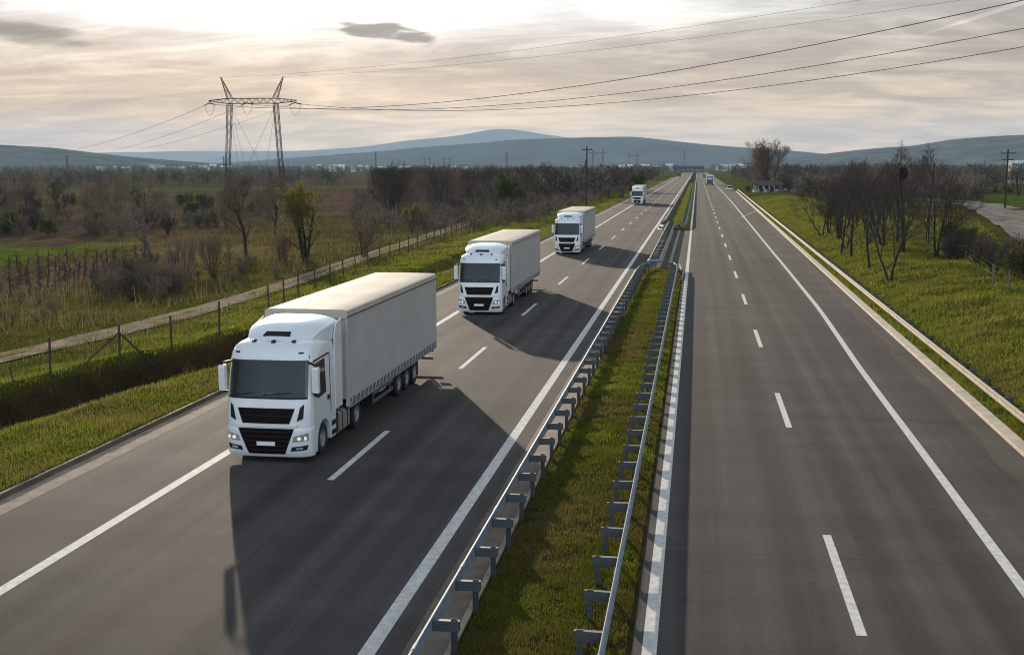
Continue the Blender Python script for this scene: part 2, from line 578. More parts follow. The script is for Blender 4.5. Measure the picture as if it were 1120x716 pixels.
PLOTS = [([(-60, 296), (150, 269), (150, 264), (-60, 279)], (0.085, 0.135, 0.016), -1.45),
         ([(-60, 279), (150, 264), (150, 259), (-60, 272)], (0.085, 0.065, 0.055), -1.45),
         ([(150, 296), (330, 284), (330, 272), (150, 272)], (0.16, 0.12, 0.055), -1.45),
         ([(-40, 330), (120, 312), (150, 284), (-40, 303)], (0.12, 0.088, 0.052), -1.45),
         ([(10, 216), (240, 209), (240, 204), (10, 207)], (0.085, 0.10, 0.045), -1.45),
         ([(320, 206), (395, 205), (395, 201), (325, 201)], (0.09, 0.10, 0.04), -1.45),
         ([(-20, 262), (180, 252), (190, 240), (-20, 246)], (0.08, 0.058, 0.048), -1.45),
         ([(340, 242), (412, 238), (415, 210), (345, 210)], (0.10, 0.068, 0.058), -1.45),
         ([(1065, 217), (1150, 224), (1150, 213), (1072, 208)], (0.085, 0.13, 0.016), 1.2)]


def build_terrain():
    us = [5000, 3500, 2400, 1700, 1200, 850, 600, 450, 340, 270, 220, 180, 150, 130, 115, 100, 90, 82, 75, 69, 63, 58, 54, 51, 48, 45, 43, 41] + \
        [40 - 0.5 * k for k in range(42)] + [19.0, 18.6, 18.25, 18.2, 12, 5]
    xs_l = [-u for u in us]
    ss = [-10.0, -4.0, 0.16, 0.2, 0.5, 0.9, 1.4, 2, 2.6, 3.2, 3.8, 4.5, 5.2, 6, 7, 8, 9, 10, 11.5, 13, 15, 17, 20, 23, 27, 31, 36, 42, 50, 60, 72, 86, 100, 125, 160, 200, 260, 340, 450, 600, 900, 1300, 1900, 2800, 4000]
    ys = [-200, -120, -70, -40, -20, -5] + list(np.arange(2, 150, 1.0)) + list(np.arange(150, 260, 2.5)) + list(np.arange(260, 500, 8)) + \
        list(np.geomspace(510, 6500, 60))
    ys = np.array(ys, float)
    cols = [np.full_like(ys, x) for x in xs_l] + [kx(ys) + s for s in ss]
    X = np.stack(cols, 1)
    Y = np.repeat(ys[:, None], X.shape[1], 1)
    Z = zt(X, Y)
    ny, nx = X.shape
    V = np.stack([X, Y, Z], -1).reshape(-1, 3)
    i = np.arange(ny - 1)[:, None] * nx + np.arange(nx - 1)[None, :]
    Q = np.stack([i, i + 1, i + 1 + nx, i + nx], -1).reshape(-1, 4)
    x, y = V[:, 0], V[:, 1]
    C = np.zeros((len(V), 3))
    turf = np.array([0.066, 0.080, 0.013])
    olive = np.array([0.088, 0.083, 0.03])
    brown = np.array([0.095, 0.071, 0.047])
    C[:] = turf
    u = -x
    t = np.clip((u - 33) / 10, 0, 1)[:, None]
    C = C * (1 - t) + olive * t
    t = (np.clip((u - 60) / 25, 0, 1) * (0.35 + 0.65 * vnoise(x, y, 40, 5)))[:, None]
    C = C * (1 - t) + brown * t
    t = (np.clip((vnoise(x, y, 6, 7) - 0.45) * 2.2, 0, 1) * np.clip((u - 18) / 4, 0, 1) * 0.5)[:, None]
    C = C * (1 - t) + np.array([0.07, 0.055, 0.022]) * t
    s = x - kx(y)
    t = np.clip((s - 16) / 12, 0, 1)[:, None] * 0.6
    C = C * (1 - t) + np.array([0.075, 0.062, 0.03]) * t
    t = (np.clip((y - 300) / 500, 0, 1) * np.clip((np.abs(x) - 30) / 10, 0, 1))[:, None] * 0.7
    C = C * (1 - t) + np.array([0.07, 0.062, 0.036]) * t
    # crops, stubble and ploughland: each its own plot on the plain
    for corners, colr, zz in PLOTS:
        P = [at_z(a_, b_, zz) for a_, b_ in corners]
        cxp, cyp = sum(p[0] for p in P) / 4, sum(p[1] for p in P) / 4
        wx = x + (vnoise(x, y, 5, 31) - 0.5) * 3
        wy = y + (vnoise(x, y, 5, 32) - 0.5) * 3
        ins = np.full(len(x), 1e9)
        for p, q in zip(P, P[1:] + P[:1]):
            e = ((q[0] - p[0]) * (wy - p[1]) - (q[1] - p[1]) * (wx - p[0])) / math.hypot(q[0] - p[0], q[1] - p[1])
            ec = (q[0] - p[0]) * (cyp - p[1]) - (q[1] - p[1]) * (cxp - p[0])
            ins = np.minimum(ins, e if ec > 0 else -e)
        t = np.clip(ins / 1.5 + 0.5, 0, 1)[:, None]
        C = C * (1 - t) + np.array(colr) * t
    # bare dark earth in the ditch
    dd = np.interp(y, [20, 44, 59, 80], [3.6, 1.3, -1.8, -2.2])
    t = (np.clip(2.3 - np.abs(u - dd - 24.75) / 0.85, 0, 1) * np.clip((88 - y) / 20, 0, 1))[:, None] * 0.92
    C = C * (1 - t) + np.array([0.038, 0.026, 0.016]) * t
    o = np_mesh('ground', V, Q, M['ground'], C, smooth=True)
    struct(o)
    return o


build_terrain()


def sheet(name, mat, left, right, z=0.0, follow=False, lift=0.05, step=None, n_cross=1, kind='structure'):
    """a strip between two polylines [(x,y)...] of equal length; optionally draped on the terrain"""
    V, Fc = [], []
    for (a, b) in zip(left, right):
        for k in range(n_cross + 1):
            t = k / n_cross
            x, y = a[0] + (b[0] - a[0]) * t, a[1] + (b[1] - a[1]) * t
            V.append((x, y, float(zt(x, y)) + lift if follow else z))
    w = n_cross + 1
    for i in range(len(left) - 1):
        for k in range(n_cross):
            Fc.append((i * w + k, i * w + k + 1, (i + 1) * w + k + 1, (i + 1) * w + k))
    mb = MB()
    mb.add(V, Fc)
    o = mb.build(name, mat)
    o['kind'] = kind
    return o


def ylist(y0, y1, step):
    n = max(1, int(math.ceil((y1 - y0) / step)))
    return [y0 + (y1 - y0) * k / n for k in range(n + 1)]


def strip_x(name, mat, x0, x1, y0, y1, z, step=25.0):
    fx0 = x0 if callable(x0) else (lambda y: x0)
    fx1 = x1 if callable(x1) else (lambda y: x1)
    ys = ylist(y0, y1, step)
    return sheet(name, mat, [(fx0(y), y) for y in ys], [(fx1(y), y) for y in ys], z)


Y0, Y1 = -60.0, 1500.0
OPEN0, OPEN1 = 103.0, 167.0          # paved gap in the central reservation
strip_x('road', M['asphalt_a'], -17.32, -5.15, Y0, Y1, 0.0)
strip_x('road', M['asphalt_b'], -1.05, lambda y: kx(y) - 0.25, Y0, Y1, 0.0)
strip_x('road', M['asphalt_b'], -5.15, -1.05, OPEN0, OPEN1, -0.001, 10)
strip_x('shoulder_patch', M['asphalt_patch'], lambda y: kx(y) - 1.05 - 0.12 * math.sin(y * 0.9) - 0.1 * math.sin(y * 0.37), lambda y: kx(y) - 0.26, Y0, 190, 0.004, 0.7)
# edge lines and dashes
strip_x('lane_marking', M['paint'], -14.36, -14.06, Y0, 1400, 0.005)
strip_x('lane_marking', M['paint'], -5.93, -5.62, Y0, 1400, 0.005)
strip_x('lane_marking', M['paint'], -0.83, -0.56, Y0, 1400, 0.005)
EY = [-60, 25, 37, 53, 75, 106, 130, 226, 290, 1400]
EX = [6.85, 6.93, 7.06, 7.2, 7.62, 7.75, 7.8, 8.15, 8.4, 8.4]
strip_x('lane_marking', M['paint'], lambda y: float(np.interp(y, EY, EX)) - 0.13, lambda y: float(np.interp(y, EY, EX)) + 0.13, Y0, 1400, 0.005, 6.0)
for k in range(-2, 34):
    y = 22.4 + 18.35 * k
    strip_x('lane_marking', M['paint'], 3.25 - 0.1, 3.25 + 0.1, y, y + 6.3, 0.005, 7)
    y = 31.8 + 18.9 * k
    strip_x('lane_marking', M['paint'], -10.08 - 0.1, -10.08 + 0.1, y, y + 6.4, 0.005, 7)
# hatched start of the lay-by
a, b = at_z(811, 238, 0), at_z(829, 230, 0)
sheet('lane_marking', M['paint'], [a, b], [(a[0], a[1] + 1.2), (b[0], b[1] + 1.2)], 0.008)

# gutters and kerbs
strip_x('road_gutter', M['concrete'], -18.12, -17.32, Y0, 900, 0.003)
mb = MB()
for y0 in np.arange(Y0, 600, 4.0):
    mb.box(-18.235, -18.12, y0, y0 + 3.99, -0.1, 0.16)
mb.box(-18.235, -18.12, 600, 900, -0.1, 0.16)
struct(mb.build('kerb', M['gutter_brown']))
for y0, y1 in ((Y0, OPEN0), (OPEN1 + 2, 900)):
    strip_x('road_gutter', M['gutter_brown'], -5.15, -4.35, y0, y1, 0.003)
mb = MB()
for y0 in np.arange(Y0, OPEN0 - 4, 1.5):
    mb.box(-4.35, -4.23, y0, y0 + 1.485, -0.1, 0.075)
struct(mb.build('kerb', M['concrete']))
mb = MB()
ys = ylist(Y0, 420, 4)
for a, b in zip(ys[:-1], ys[1:]):
    xa, xb = float(kx(a)), float(kx(b - 0.02))
    b2 = b - 0.02
    mb.add([(xa - 0.25, a, -0.1), (xb - 0.25, b2, -0.1), (xb + 0.17, b2, -0.1), (xa + 0.17, a, -0.1),
            (xa - 0.22, a, 0.11), (xb - 0.22, b2, 0.11), (xb + 0.17, b2, 0.13), (xa + 0.17, a, 0.13)],
           [(0, 1, 2, 3), (4, 7, 6, 5), (0, 4, 5, 1), (1, 5, 6, 2), (2, 6, 7, 3), (3, 7, 4, 0)])
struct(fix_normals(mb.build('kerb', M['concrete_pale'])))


# central reservation soil, two lengths with rounded ends
def median(y0, y1, r0, r1):
    L, Rr = [], []
    ys = sorted(set(ylist(y0, y1, 12 if y1 - y0 > 200 else 3) + [y0 + d for d in (0.3, 0.8, 1.4, 2)] + [y1 - d for d in (0.3, 0.8, 1.4, 2)]))
    for y in ys:
        s = 0.0
        if r0:
            s = max(s, 1 - math.sqrt(max(0, 1 - max(0, 1 - (y - y0) / 2.0) ** 2)))
        if r1:
            s = max(s, 1 - math.sqrt(max(0, 1 - max(0, 1 - (y1 - y) / 2.0) ** 2)))
        w = 1.6 * (1 - s) + 0.02
        L.append((-2.64 - w, y))
        Rr.append((-2.64 + w, y))
    V, Fc = [], []
    for a, b in zip(L, Rr):
        for k in range(7):
            t = k / 6
            x = a[0] + (b[0] - a[0]) * t
            V.append((x, a[1], 0.01 + 0.11 * math.sin(math.pi * t) + 0.05 * (float(vnoise(x, a[1], 0.9, 3)) - 0.5) * math.sin(math.pi * t)))
    for i in range(len(L) - 1):
        for k in range(6):
            Fc.append((i * 7 + k, i * 7 + k + 1, (i + 1) * 7 + k + 1, (i + 1) * 7 + k))
    mb = MB()
    mb.add(V, Fc)
    o = mb.build('median_ground', M['soil'], smooth=True)
    struct(o)


median(Y0, OPEN0, False, True)
median(OPEN1, 1400, True, False)
# pale curved kerb round the far nose of the gap
mb = MB()
pts = [(-4.75 + 0.9 * math.sin(t) * 0 - 0.55 * math.cos(t * 0.5), OPEN1 + 3.2 - 7.0 * math.sin(t)) for t in [0, 0.4, 0.8, 1.2, 1.57]]
arc = [(-5.25, OPEN1 + 14), (-5.35, OPEN1 + 6), (-5.2, OPEN1 + 1), (-4.6, OPEN1 - 2.2), (-3.9, OPEN1 - 3.2)]
mb.tube([(x, y, 0.05) for x, y in arc], 0.13, 6)
struct(mb.build('kerb', M['concrete_pale'], smooth=True))


# local road beyond the trees, the lay-by and the dirt track
def drape_road(name, mat, pts, hw, lift, n_cross=4, step=4.0):
    P = [np.array(p, float) for p in pts]
    # Catmull-Rom resample
    out = []
    for i in range(len(P) - 1):
        p0, p1, p2, p3 = P[max(i - 1, 0)], P[i], P[i + 1], P[min(i + 2, len(P) - 1)]
        n = max(2, int(np.linalg.norm(p2 - p1) / step))
        for k in range(n):
            t = k / n
            out.append(0.5 * (2 * p1 + (p2 - p0) * t + (2 * p0 - 5 * p1 + 4 * p2 - p3) * t * t + (3 * p1 - p0 - 3 * p2 + p3) * t ** 3))
    out.append(P[-1])
    L, Rr = [], []
    for i, p in enumerate(out):
        t = out[min(i + 1, len(out) - 1)] - out[max(i - 1, 0)]
        t = t / np.linalg.norm(t)
        nrm = np.array([-t[1], t[0]])
        w = hw(i / len(out)) if callable(hw) else hw
        L.append(tuple(p + nrm * w))
        Rr.append(tuple(p - nrm * w))
    ROADS.append((np.array(out), (hw(0.5) if callable(hw) else hw) + 0.8))
    return sheet(name, mat, L, Rr, follow=True, lift=lift, n_cross=n_cross)


drape_road('side_road', M['asphalt_side'], [(30.5, 60), (35, 110), (41.4, 150), (47.6, 190), (54, 232), (57, 268), (53, 300), (42, 330), (36, 370), (35, 430), (33, 520)], lambda t: 6.7 - 1.7 * min(1, t * 3.2), 0.12, 6)
TRK = [(-36.5, 40), (-34.2, 54), (-32.6, 66), (-32, 78), (-32.3, 95), (-34, 120), (-36, 160), (-38.5, 205), (-42, 260)]
drape_road('dirt_track', M['dirt'], TRK, lambda t: 1.3 + 0.07 * math.sin(t * 61) + 0.06 * math.sin(t * 143) + 0.05 * math.sin(t * 331), 0.06, 6, 0.8)


# ------------------------------------------------------------------ grass
def blades(name, n, region, size, width, pal, seed, clump=None, zfun=None, lean=0.6):
    rs = np.random.RandomState(seed)
    x, y = region(rs, n)
    if clump is not None:
        keep = rs.rand(len(x)) < clump(x, y)
        x, y = x[keep], y[keep]
    n = len(x)
    z = (zfun or zt)(x, y)
    dist = np.hypot(x, y)
    sc = np.clip(dist / 45.0, 0.75, 2.6)
    h = size * (0.45 + 0.9 * rs.rand(n)) * (0.55 + 0.9 * vnoise(x, y, 1.1, 8)) * np.clip(sc, 0.8, 1.5)
    w = width * (0.6 + 0.8 * rs.rand(n)) * sc
    a = rs.rand(n) * 2 * np.pi
    la = rs.rand(n) * 2 * np.pi
    ln = h * lean * rs.rand(n)
    dx, dy = np.cos(a) * w / 2, np.sin(a) * w / 2
    V = np.empty((n, 3, 3))
    V[:, 0] = np.stack([x - dx, y - dy, z - 0.02], -1)
    V[:, 1] = np.stack([x + dx, y + dy, z - 0.02], -1)
    V[:, 2] = np.stack([x + np.cos(la) * ln, y + np.sin(la) * ln, z + h], -1)
    pal = np.array(pal)
    t = np.clip(0.75 * vnoise(x, y, 2.6, 11) + 0.25 * vnoise(x, y, 0.5, 15) + 0.42 * (rs.rand(n) - 0.5), 0, 0.999) * (len(pal) - 1)
    i = t.astype(int)
    c = pal[i] + (pal[i + 1] - pal[i]) * (t - i)[:, None]
    c = c * (0.75 + 0.5 * rs.rand(n))[:, None]
    C = np.repeat(c[:, None, :], 3, 1).reshape(-1, 3)
    o = np_mesh(name, V.reshape(-1, 3), np.arange(3 * n).reshape(-1, 3), M['blade'], C)
    o['kind'] = 'stuff'
    return o


PAL = [(0.19, 0.14, 0.055), (0.15, 0.145, 0.032), (0.18, 0.20, 0.024), (0.09, 0.115, 0.016), (0.24, 0.255, 0.028)]
PAL_M = [(0.14, 0.10, 0.04), (0.16, 0.13, 0.034), (0.075, 0.085, 0.013), (0.13, 0.155, 0.016), (0.26, 0.29, 0.025)]


def inv(rs, n, y0, y1, p=1.3):
    """rows thin out with distance, as the eye needs fewer"""
    u = rs.rand(n)
    return (y0 ** (1 - p) + u * (y1 ** (1 - p) - y0 ** (1 - p))) ** (1 / (1 - p))


blades('grass', 200000, lambda rs, n: (-18.26 - 11.7 * rs.rand(n) ** 1.25, inv(rs, n, 20, 190)), 0.14, 0.026, PAL, 1,
       lambda x, y: np.clip(0.25 + 1.1 * vnoise(x, y, 1.6, 21), 0, 1) * np.where(np.abs(-x - np.interp(y, [20, 44, 59, 80], [3.6, 1.3, -1.8, -2.2]) - 24.75) < 1.45, 0.025, 1))
blades('grass', 60000, lambda rs, n: (-29 - 22 * rs.rand(n), inv(rs, n, 40, 200)), 0.24, 0.03, [(0.13, 0.10, 0.045), (0.09, 0.082, 0.03), (0.085, 0.10, 0.02), (0.11, 0.095, 0.04)], 2,
       lambda x, y: np.clip(-0.2 + 1.3 * vnoise(x, y, 2.6, 22), 0, 1) * (np.abs(x - np.interp(y, [40, 54, 66, 78, 95, 120, 160, 205], [-36.5, -34.2, -32.6, -32, -32.3, -34, -36, -38.5])) > 0.95))
blades('grass', 300000, lambda rs, n: (-1.12 - 3.05 * rs.rand(n), inv(rs, n, 16, 102.5, 1.25)), 0.075, 0.02, PAL_M, 3,
       lambda x, y: np.clip(0.02 + 1.35 * vnoise(x, y, 0.45, 23) * (0.4 + vnoise(x, y, 2.1, 24)), 0, 1),
       lambda x, y: 0.02 + 0.11 * np.sin(np.pi * np.clip((x + 4.24) / 3.2, 0, 1)), 0.9)
blades('grass', 50000, lambda rs, n: (-1.12 - 3.05 * rs.rand(n), inv(rs, n, 168, 600, 1.4)), 0.16, 0.03, PAL, 4, None,
       lambda x, y: 0.02 + 0.1 * np.sin(np.pi * np.clip((x + 4.24) / 3.2, 0, 1)))


blades('grass', 50000, lambda rs, n: (-18.26 - 11.0 * rs.rand(n), inv(rs, n, 150, 700, 1.2)), 0.2, 0.03, PAL, 9, lambda x, y: np.clip(0.15 + vnoise(x, y, 4, 28), 0, 1))


def reg_right(rs, n):
    y = inv(rs, n, 30, 330, 1.35)
    return kx(y) + 0.2 + 13.0 * rs.rand(n) ** 1.15, y


blades('grass', 280000, reg_right, 0.13, 0.03, PAL, 5, lambda x, y: np.clip(-0.05 + 1.5 * vnoise(x, y, 0.8, 25) * (0.45 + vnoise(x, y, 3.0, 27)), 0, 1), lean=1.1)
blades('grass', 36000, lambda rs, n: (lambda y: (kx(y) + 13 + 26 * rs.rand(n), y))(inv(rs, n, 60, 260)), 0.2, 0.035, PAL, 6, lambda x, y: np.clip(-0.1 + 1.2 * vnoise(x, y, 2.5, 26), 0, 1) * (x < np.interp(y, [60, 110, 150, 190, 232, 268], [22.5, 27.0, 34.0, 41.0, 47.5, 50.5])))


blades('grass', 9000, lambda rs, n: (lambda y: (np.interp(y, [40, 54, 66, 78, 95, 120, 160, 205], [-36.5, -34.2, -32.6, -32, -32.3, -34, -36, -38.5]) + rs.normal(size=n) * 0.16, y))(inv(rs, n, 42, 205)), 0.12, 0.03, PAL, 47, lambda x, y: np.clip(-0.3 + 1.8 * vnoise(x, y, 3.0, 48), 0, 1))
STALK = [(0.16, 0.12, 0.07), (0.11, 0.08, 0.045), (0.2, 0.16, 0.09)]
blades('weeds', 5000, lambda rs, n: (-18.5 - 12 * rs.rand(n), inv(rs, n, 20, 160)), 0.5, 0.014, STALK, 41, lambda x, y: np.clip(-0.6 + 1.7 * vnoise(x, y, 3.5, 42), 0, 1), lean=0.5)
blades('weeds', 7000, reg_right, 0.45, 0.014, STALK, 43, lambda x, y: np.clip(-0.6 + 1.7 * vnoise(x, y, 3.0, 44), 0, 1), lean=0.6)
blades('weeds', 26000, lambda rs, n: (-30 - 45 * rs.rand(n), inv(rs, n, 45, 260)), 0.8, 0.02, STALK, 45, lambda x, y: np.clip(-0.4 + 1.5 * vnoise(x, y, 5.0, 46), 0, 1) * (np.abs(x - np.interp(y, [40, 54, 66, 78, 95, 120, 160, 205], [-36.5, -34.2, -32.6, -32, -32.3, -34, -36, -38.5])) > 2.2), lean=0.5)
rr0 = random.Random(5)
# ------------------------------------------------------------------ guardrails
WPROF = [(0.0, 0.155), (0.012, 0.152), (0.055, 0.11), (0.055, 0.07), (0.0, 0.02), (0.0, -0.02), (0.055, -0.07), (0.055, -0.11), (0.012, -0.152), (0.0, -0.155),
         (-0.012, -0.15), (-0.006, 0.0), (-0.012, 0.15)]


def path_at(path, s):
    acc = 0.0
    for (a, b) in zip(path[:-1], path[1:]):
        d = math.hypot(b[0] - a[0], b[1] - a[1])
        if acc + d >= s or (a, b) == (path[-2], path[-1]):
            t = (s - acc) / d
            return (a[0] + (b[0] - a[0]) * t, a[1] + (b[1] - a[1]) * t), ((b[0] - a[0]) / d, (b[1] - a[1]) / d)
        acc += d


def path_len(path):
    return sum(math.hypot(b[0] - a[0], b[1] - a[1]) for a, b in zip(path[:-1], path[1:]))


def rail_mesh(path, side, ztop, zs=None):
    """W-beam swept along the path; its ridges point to +side of the left-hand normal"""
    mb = MB()
    rings = []
    for i, p in enumerate(path):
        a, b = path[max(i - 1, 0)], path[min(i + 1, len(path) - 1)]
        t = Vector((b[0] - a[0], b[1] - a[1])).normalized()
        nrm = Vector((-t.y, t.x)) * side
        zc = (zs[i] if zs else ztop) - 0.155
        rings.append([(p[0] + nrm.x * d, p[1] + nrm.y * d, zc + h) for d, h in WPROF])
    mb.loft(rings)
    # lapped joints with bolt heads every 4.2 m on the near lengths
    if not zs:
        sj = 1.3
        while sj < min(path_len(path), 110):
            (x, y), t = path_at(path, sj)
            nrm = Vector((-t[1], t[0])) * side
            sec = []
            for dl in (-0.16, 0.16):
                sec.append([(x + t[0] * dl + nrm.x * (d * 1.0 + (0.008 if d > -0.001 else -0.008)), y + t[1] * dl + nrm.y * (d * 1.0 + (0.008 if d > -0.001 else -0.008)), ztop - 0.155 + h * 1.03) for d, h in WPROF])
            mb.loft(sec)
            for dl in (-0.1, 0.1):
                for hz_ in (-0.09, 0.09):
                    p = Vector((x + t[0] * dl, y + t[1] * dl, ztop - 0.155 + hz_))
                    q = Vector((nrm.x, nrm.y, 0))
                    mb.tube([p - q * 0.045, p - q * 0.01], 0.018, 5)
            sj += 4.2
    return mb


def guardrail(name, label, path, side, ztop, spacing, start, depth=0.36, group=None, mat=None, zs=None, ground=0.0, stop=None, block=True):
    mat = mat or M['galv']
    root = empty(name, (path[0][0], path[0][1], ground))
    tag(root, label, 'guardrail', group)
    off = Vector((path[0][0], path[0][1], ground))
    r = fix_normals(rail_mesh(path, side, ztop, zs).build('rail', mat, root, smooth=40))
    r.location = -off
    Ltot = path_len(path)
    pm, sm = MB(), MB()
    # C-section post and hollow spacer block, along local x
    pm.box(-0.055, 0.055, -0.035, -0.03, 0.0, ztop - 0.04)
    pm.box(-0.055, -0.049, -0.03, 0.03, 0.0, ztop - 0.04)
    pm.box(0.049, 0.055, -0.03, 0.03, 0.0, ztop - 0.04)
    sm.box(-0.1, depth, -0.05, -0.045, -0.13, 0.06)
    sm.box(-0.1, depth, 0.045, 0.05, -0.13, 0.06)
    sm.box(-0.1, depth, -0.05, 0.05, 0.061, 0.068)
    proto = None
    s, n = start, 0
    extra = MB()
    while s < (stop or Ltot):
        p, t = path_at(path, s)
        nrm = Vector((-t[1], t[0], 0)) * side
        pos = Vector((p[0], p[1], 0)) - nrm * depth
        ang = math.atan2(nrm.y, nrm.x)
        zg = ground
        if n < 100:
            if proto is None:
                po = pm.build('post', M['galv_post'], root)
                sp = sm.build('spacer', M['galv_post'], po)
                sp.location = (0, 0, ztop - 0.13)
                proto = (po, sp)
            else:
                po = proto[0].copy()
                COL.objects.link(po)
                sp = proto[1].copy()
                COL.objects.link(sp)
                sp.parent = po
                po.parent = root
            po.location = pos - Vector((off.x, off.y, 0))
            po.rotation_euler = (rr0.gauss(0, 0.012), rr0.gauss(0, 0.012), ang + rr0.gauss(0, 0.02))
        else:
            q = pos - Vector((off.x, off.y, 0))
            c, sn = math.cos(ang), math.sin(ang)
            for src, dz in ((pm, 0), (sm, ztop - 0.13)):
                extra.add([(q.x + c * x - sn * y, q.y + sn * x + c * y, z + dz) for x, y, z in src.v], src.f)
        s += spacing
        n += 1
    if extra.v:
        e = extra.build('post', M['galv_post'], root)
        e['kind'] = 'stuff'
    return root


# central reservation, near length: side of the trucks
guardrail('guardrail', 'galvanised guardrail along the central reservation beside the trucks, running up to the paved gap',
          [(-4.56, 5.0), (-4.56, 93.0), (-4.5, 97), (-4.25, 100.2), (-3.8, 102)], 1, 0.76, 2.1, 0.4 + 0.15, 0.4)
guardrail('guardrail', 'galvanised guardrail on the empty carriageway side of the grassy reservation before the paved gap',
          [(-1.46, 5.0), (-1.46, 96.0), (-1.55, 99.5), (-1.9, 101.8)], -1, 0.76, 2.04, 0.3 + 0.55, 0.44)
guardrail('guardrail', 'long guardrail on the truck side of the central reservation beyond the paved gap',
          [(-3.7, 166.0), (-4.4, 165.8), (-5.0, 168), (-5.0, 172), (-4.62, 180), (-4.56, 190), (-4.56, 420), (-4.56, 1350)], 1, 0.76, 2.1, 3.0, 0.4, stop=560)
guardrail('guardrail', 'long guardrail on the empty carriageway side of the reservation beyond the paved gap',
          [(-2.2, 168.0), (-1.7, 171), (-1.46, 178), (-1.46, 420), (-1.46, 1350)], -1, 0.76, 2.1, 1.0, 0.44, stop=500)
# removable double rail across the gap
root = empty('crossing_barrier', (-3.5, 104, 0))
tag(root, 'removable double-sided barrier with dark spacers across the paved gap in the reservation', 'barrier')
for sx, sd in ((-3.95, 1), (-3.08, -1)):
    r = fix_normals(rail_mesh([(sx, 104.2), (sx + 0.05, 176)], sd, 0.8).build('rail', M['galv'], root, smooth=40))
    r.location = (3.5, -104, 0)
mb, pb = MB(), MB()
mb.box(-0.43, 0.43, -0.06, 0.06, 0.69, 0.77)
pb.box(-0.06, 0.06, -0.05, 0.05, 0.0, 0.6)
p0 = mb.build('spacer', M['chassis'], root)
p0.location = (-0.01, 0.8, 0)
q0 = pb.build('post', M['galv_dull'], p0)
for k in range(1, 35):
    c = p0.copy()
    COL.objects.link(c)
    c.location = (-0.01 + 0.0014 * k, 0.8 + 2.08 * k, 0)
    q = q0.copy()
    COL.objects.link(q)
    q.parent = c
    c.parent = root
mb = MB()
mb.tube([(-0.5, 0.1, 0.66), (-0.42, -0.28, 0.66), (0, -0.4, 0.66), (0.42, -0.28, 0.66), (0.5, 0.1, 0.66)], 0.13, 8)
mb.build('end_cap', M['galv'], root, smooth=True)
# sloping rail terminal on the far side of the near nose
mb = rail_mesh([(-1.05, 93.0), (-0.98, 98), (-1.35, 102.3)], -1, 0.5, [0.12, 0.34, 0.62])
o = fix_normals(mb.build('rail_terminal', M['galv'], smooth=40))
tag(o, 'short rail end sloping down into the ground at the corner of the paved gap', 'rail end')
# roadside rail below the grass bank
ys = [20, 38, 60, 80, 110, 135, 180, 220, 300, 380, 430]
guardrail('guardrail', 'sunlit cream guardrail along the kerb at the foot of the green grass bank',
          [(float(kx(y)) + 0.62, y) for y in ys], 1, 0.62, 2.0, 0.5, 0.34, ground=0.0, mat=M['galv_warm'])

# ------------------------------------------------------------------ trucks
_zy = [0.18, 0.22, 0.4, 0.8, 1.2, 1.7, 2.0, 3.05, 3.25, 3.42, 3.52, 3.58]
_yy = [0.16, 0.10, 0.03, 0.0, 0.0, 0.05, 0.11, 0.36, 0.43, 0.56, 0.80, 1.15]
_hz = [0.18, 2.0, 3.05, 3.25, 3.42, 3.52, 3.58]
_hh = [1.30, 1.30, 1.27, 1.24, 1.19, 1.10, 0.98]


def cab_hw(z):
    return float(np.interp(z, _hz, _hh))


def cab_front(x, z):
    return float(np.interp(z, _zy, _yy)) + 0.22 * abs(x / cab_hw(z)) ** 8 + 0.05 * (x / 1.3) ** 2


def cab_ring(z, yb, hw_extra=0.0):
    hw = cab_hw(z) + hw_extra
    pts = []
    n = 18
    for k in range(n + 1):
        a = -1 + 2 * k / n
        x = hw * math.copysign(abs(math.sin(a * math.pi / 2)) ** 0.9, a)
        pts.append((x, cab_front(x, z) - hw_extra, z))
    pts += [(hw, yb * 0.5 + 0.3, z), (hw, yb, z), (-hw, yb, z), (-hw, yb * 0.5 + 0.3, z)]
    return pts


def front_patch(mb, tl, tr, br, bl, off, nx=10, nz=5, mi=0, thick=0.03):
    """panel that follows the cab front; corners are (x, z)"""
    rows = []
    for j in range(nz + 1):
        t = j / nz
        l = (bl[0] + (tl[0] - bl[0]) * t, bl[1] + (tl[1] - bl[1]) * t)
        r = (br[0] + (tr[0] - br[0]) * t, br[1] + (tr[1] - br[1]) * t)
        row = []
        for i in range(nx + 1):
            u = i / nx
            x, z = l[0] + (r[0] - l[0]) * u, l[1] + (r[1] - l[1]) * u
            row.append((x, cab_front(x, z) - off, z))
        rows.append(row)
    V = [p for r in rows for p in r]
    w = nx + 1
    Fc = []
    for j in range(nz):
        for i in range(nx):
            Fc.append((j * w + i, j * w + i + 1, (j + 1) * w + i + 1, (j + 1) * w + i))
    nv = len(V)
    V += [(x, y + thick, z) for x, y, z in V]
    border = [i for i in range(w)] + [j * w + nx for j in range(1, nz + 1)] + [nz * w + i for i in range(nx - 1, -1, -1)] + [j * w for j in range(nz - 1, 0, -1)]
    for a, b in zip(border, border[1:] + border[:1]):
        Fc.append((a, a + nv, b + nv, b))
    mb.add(V, Fc, mi)
    return mb


def side_patch(mb, poly, sgn, off, mi=0, thick=0.02):
    """flat side panel; poly is (y, z)"""
    n = len(poly)
    o = [(sgn * (cab_hw(z) + off), y, z) for y, z in poly]
    i_ = [(sgn * (cab_hw(z) + off - thick), y, z) for y, z in poly]
    fs = [tuple(range(n)), tuple(range(n, 2 * n))[::-1]] + [(k, n + k, n + (k + 1) % n, (k + 1) % n) for k in range(n)]
    mb.add(o + i_, fs, mi)
    return mb


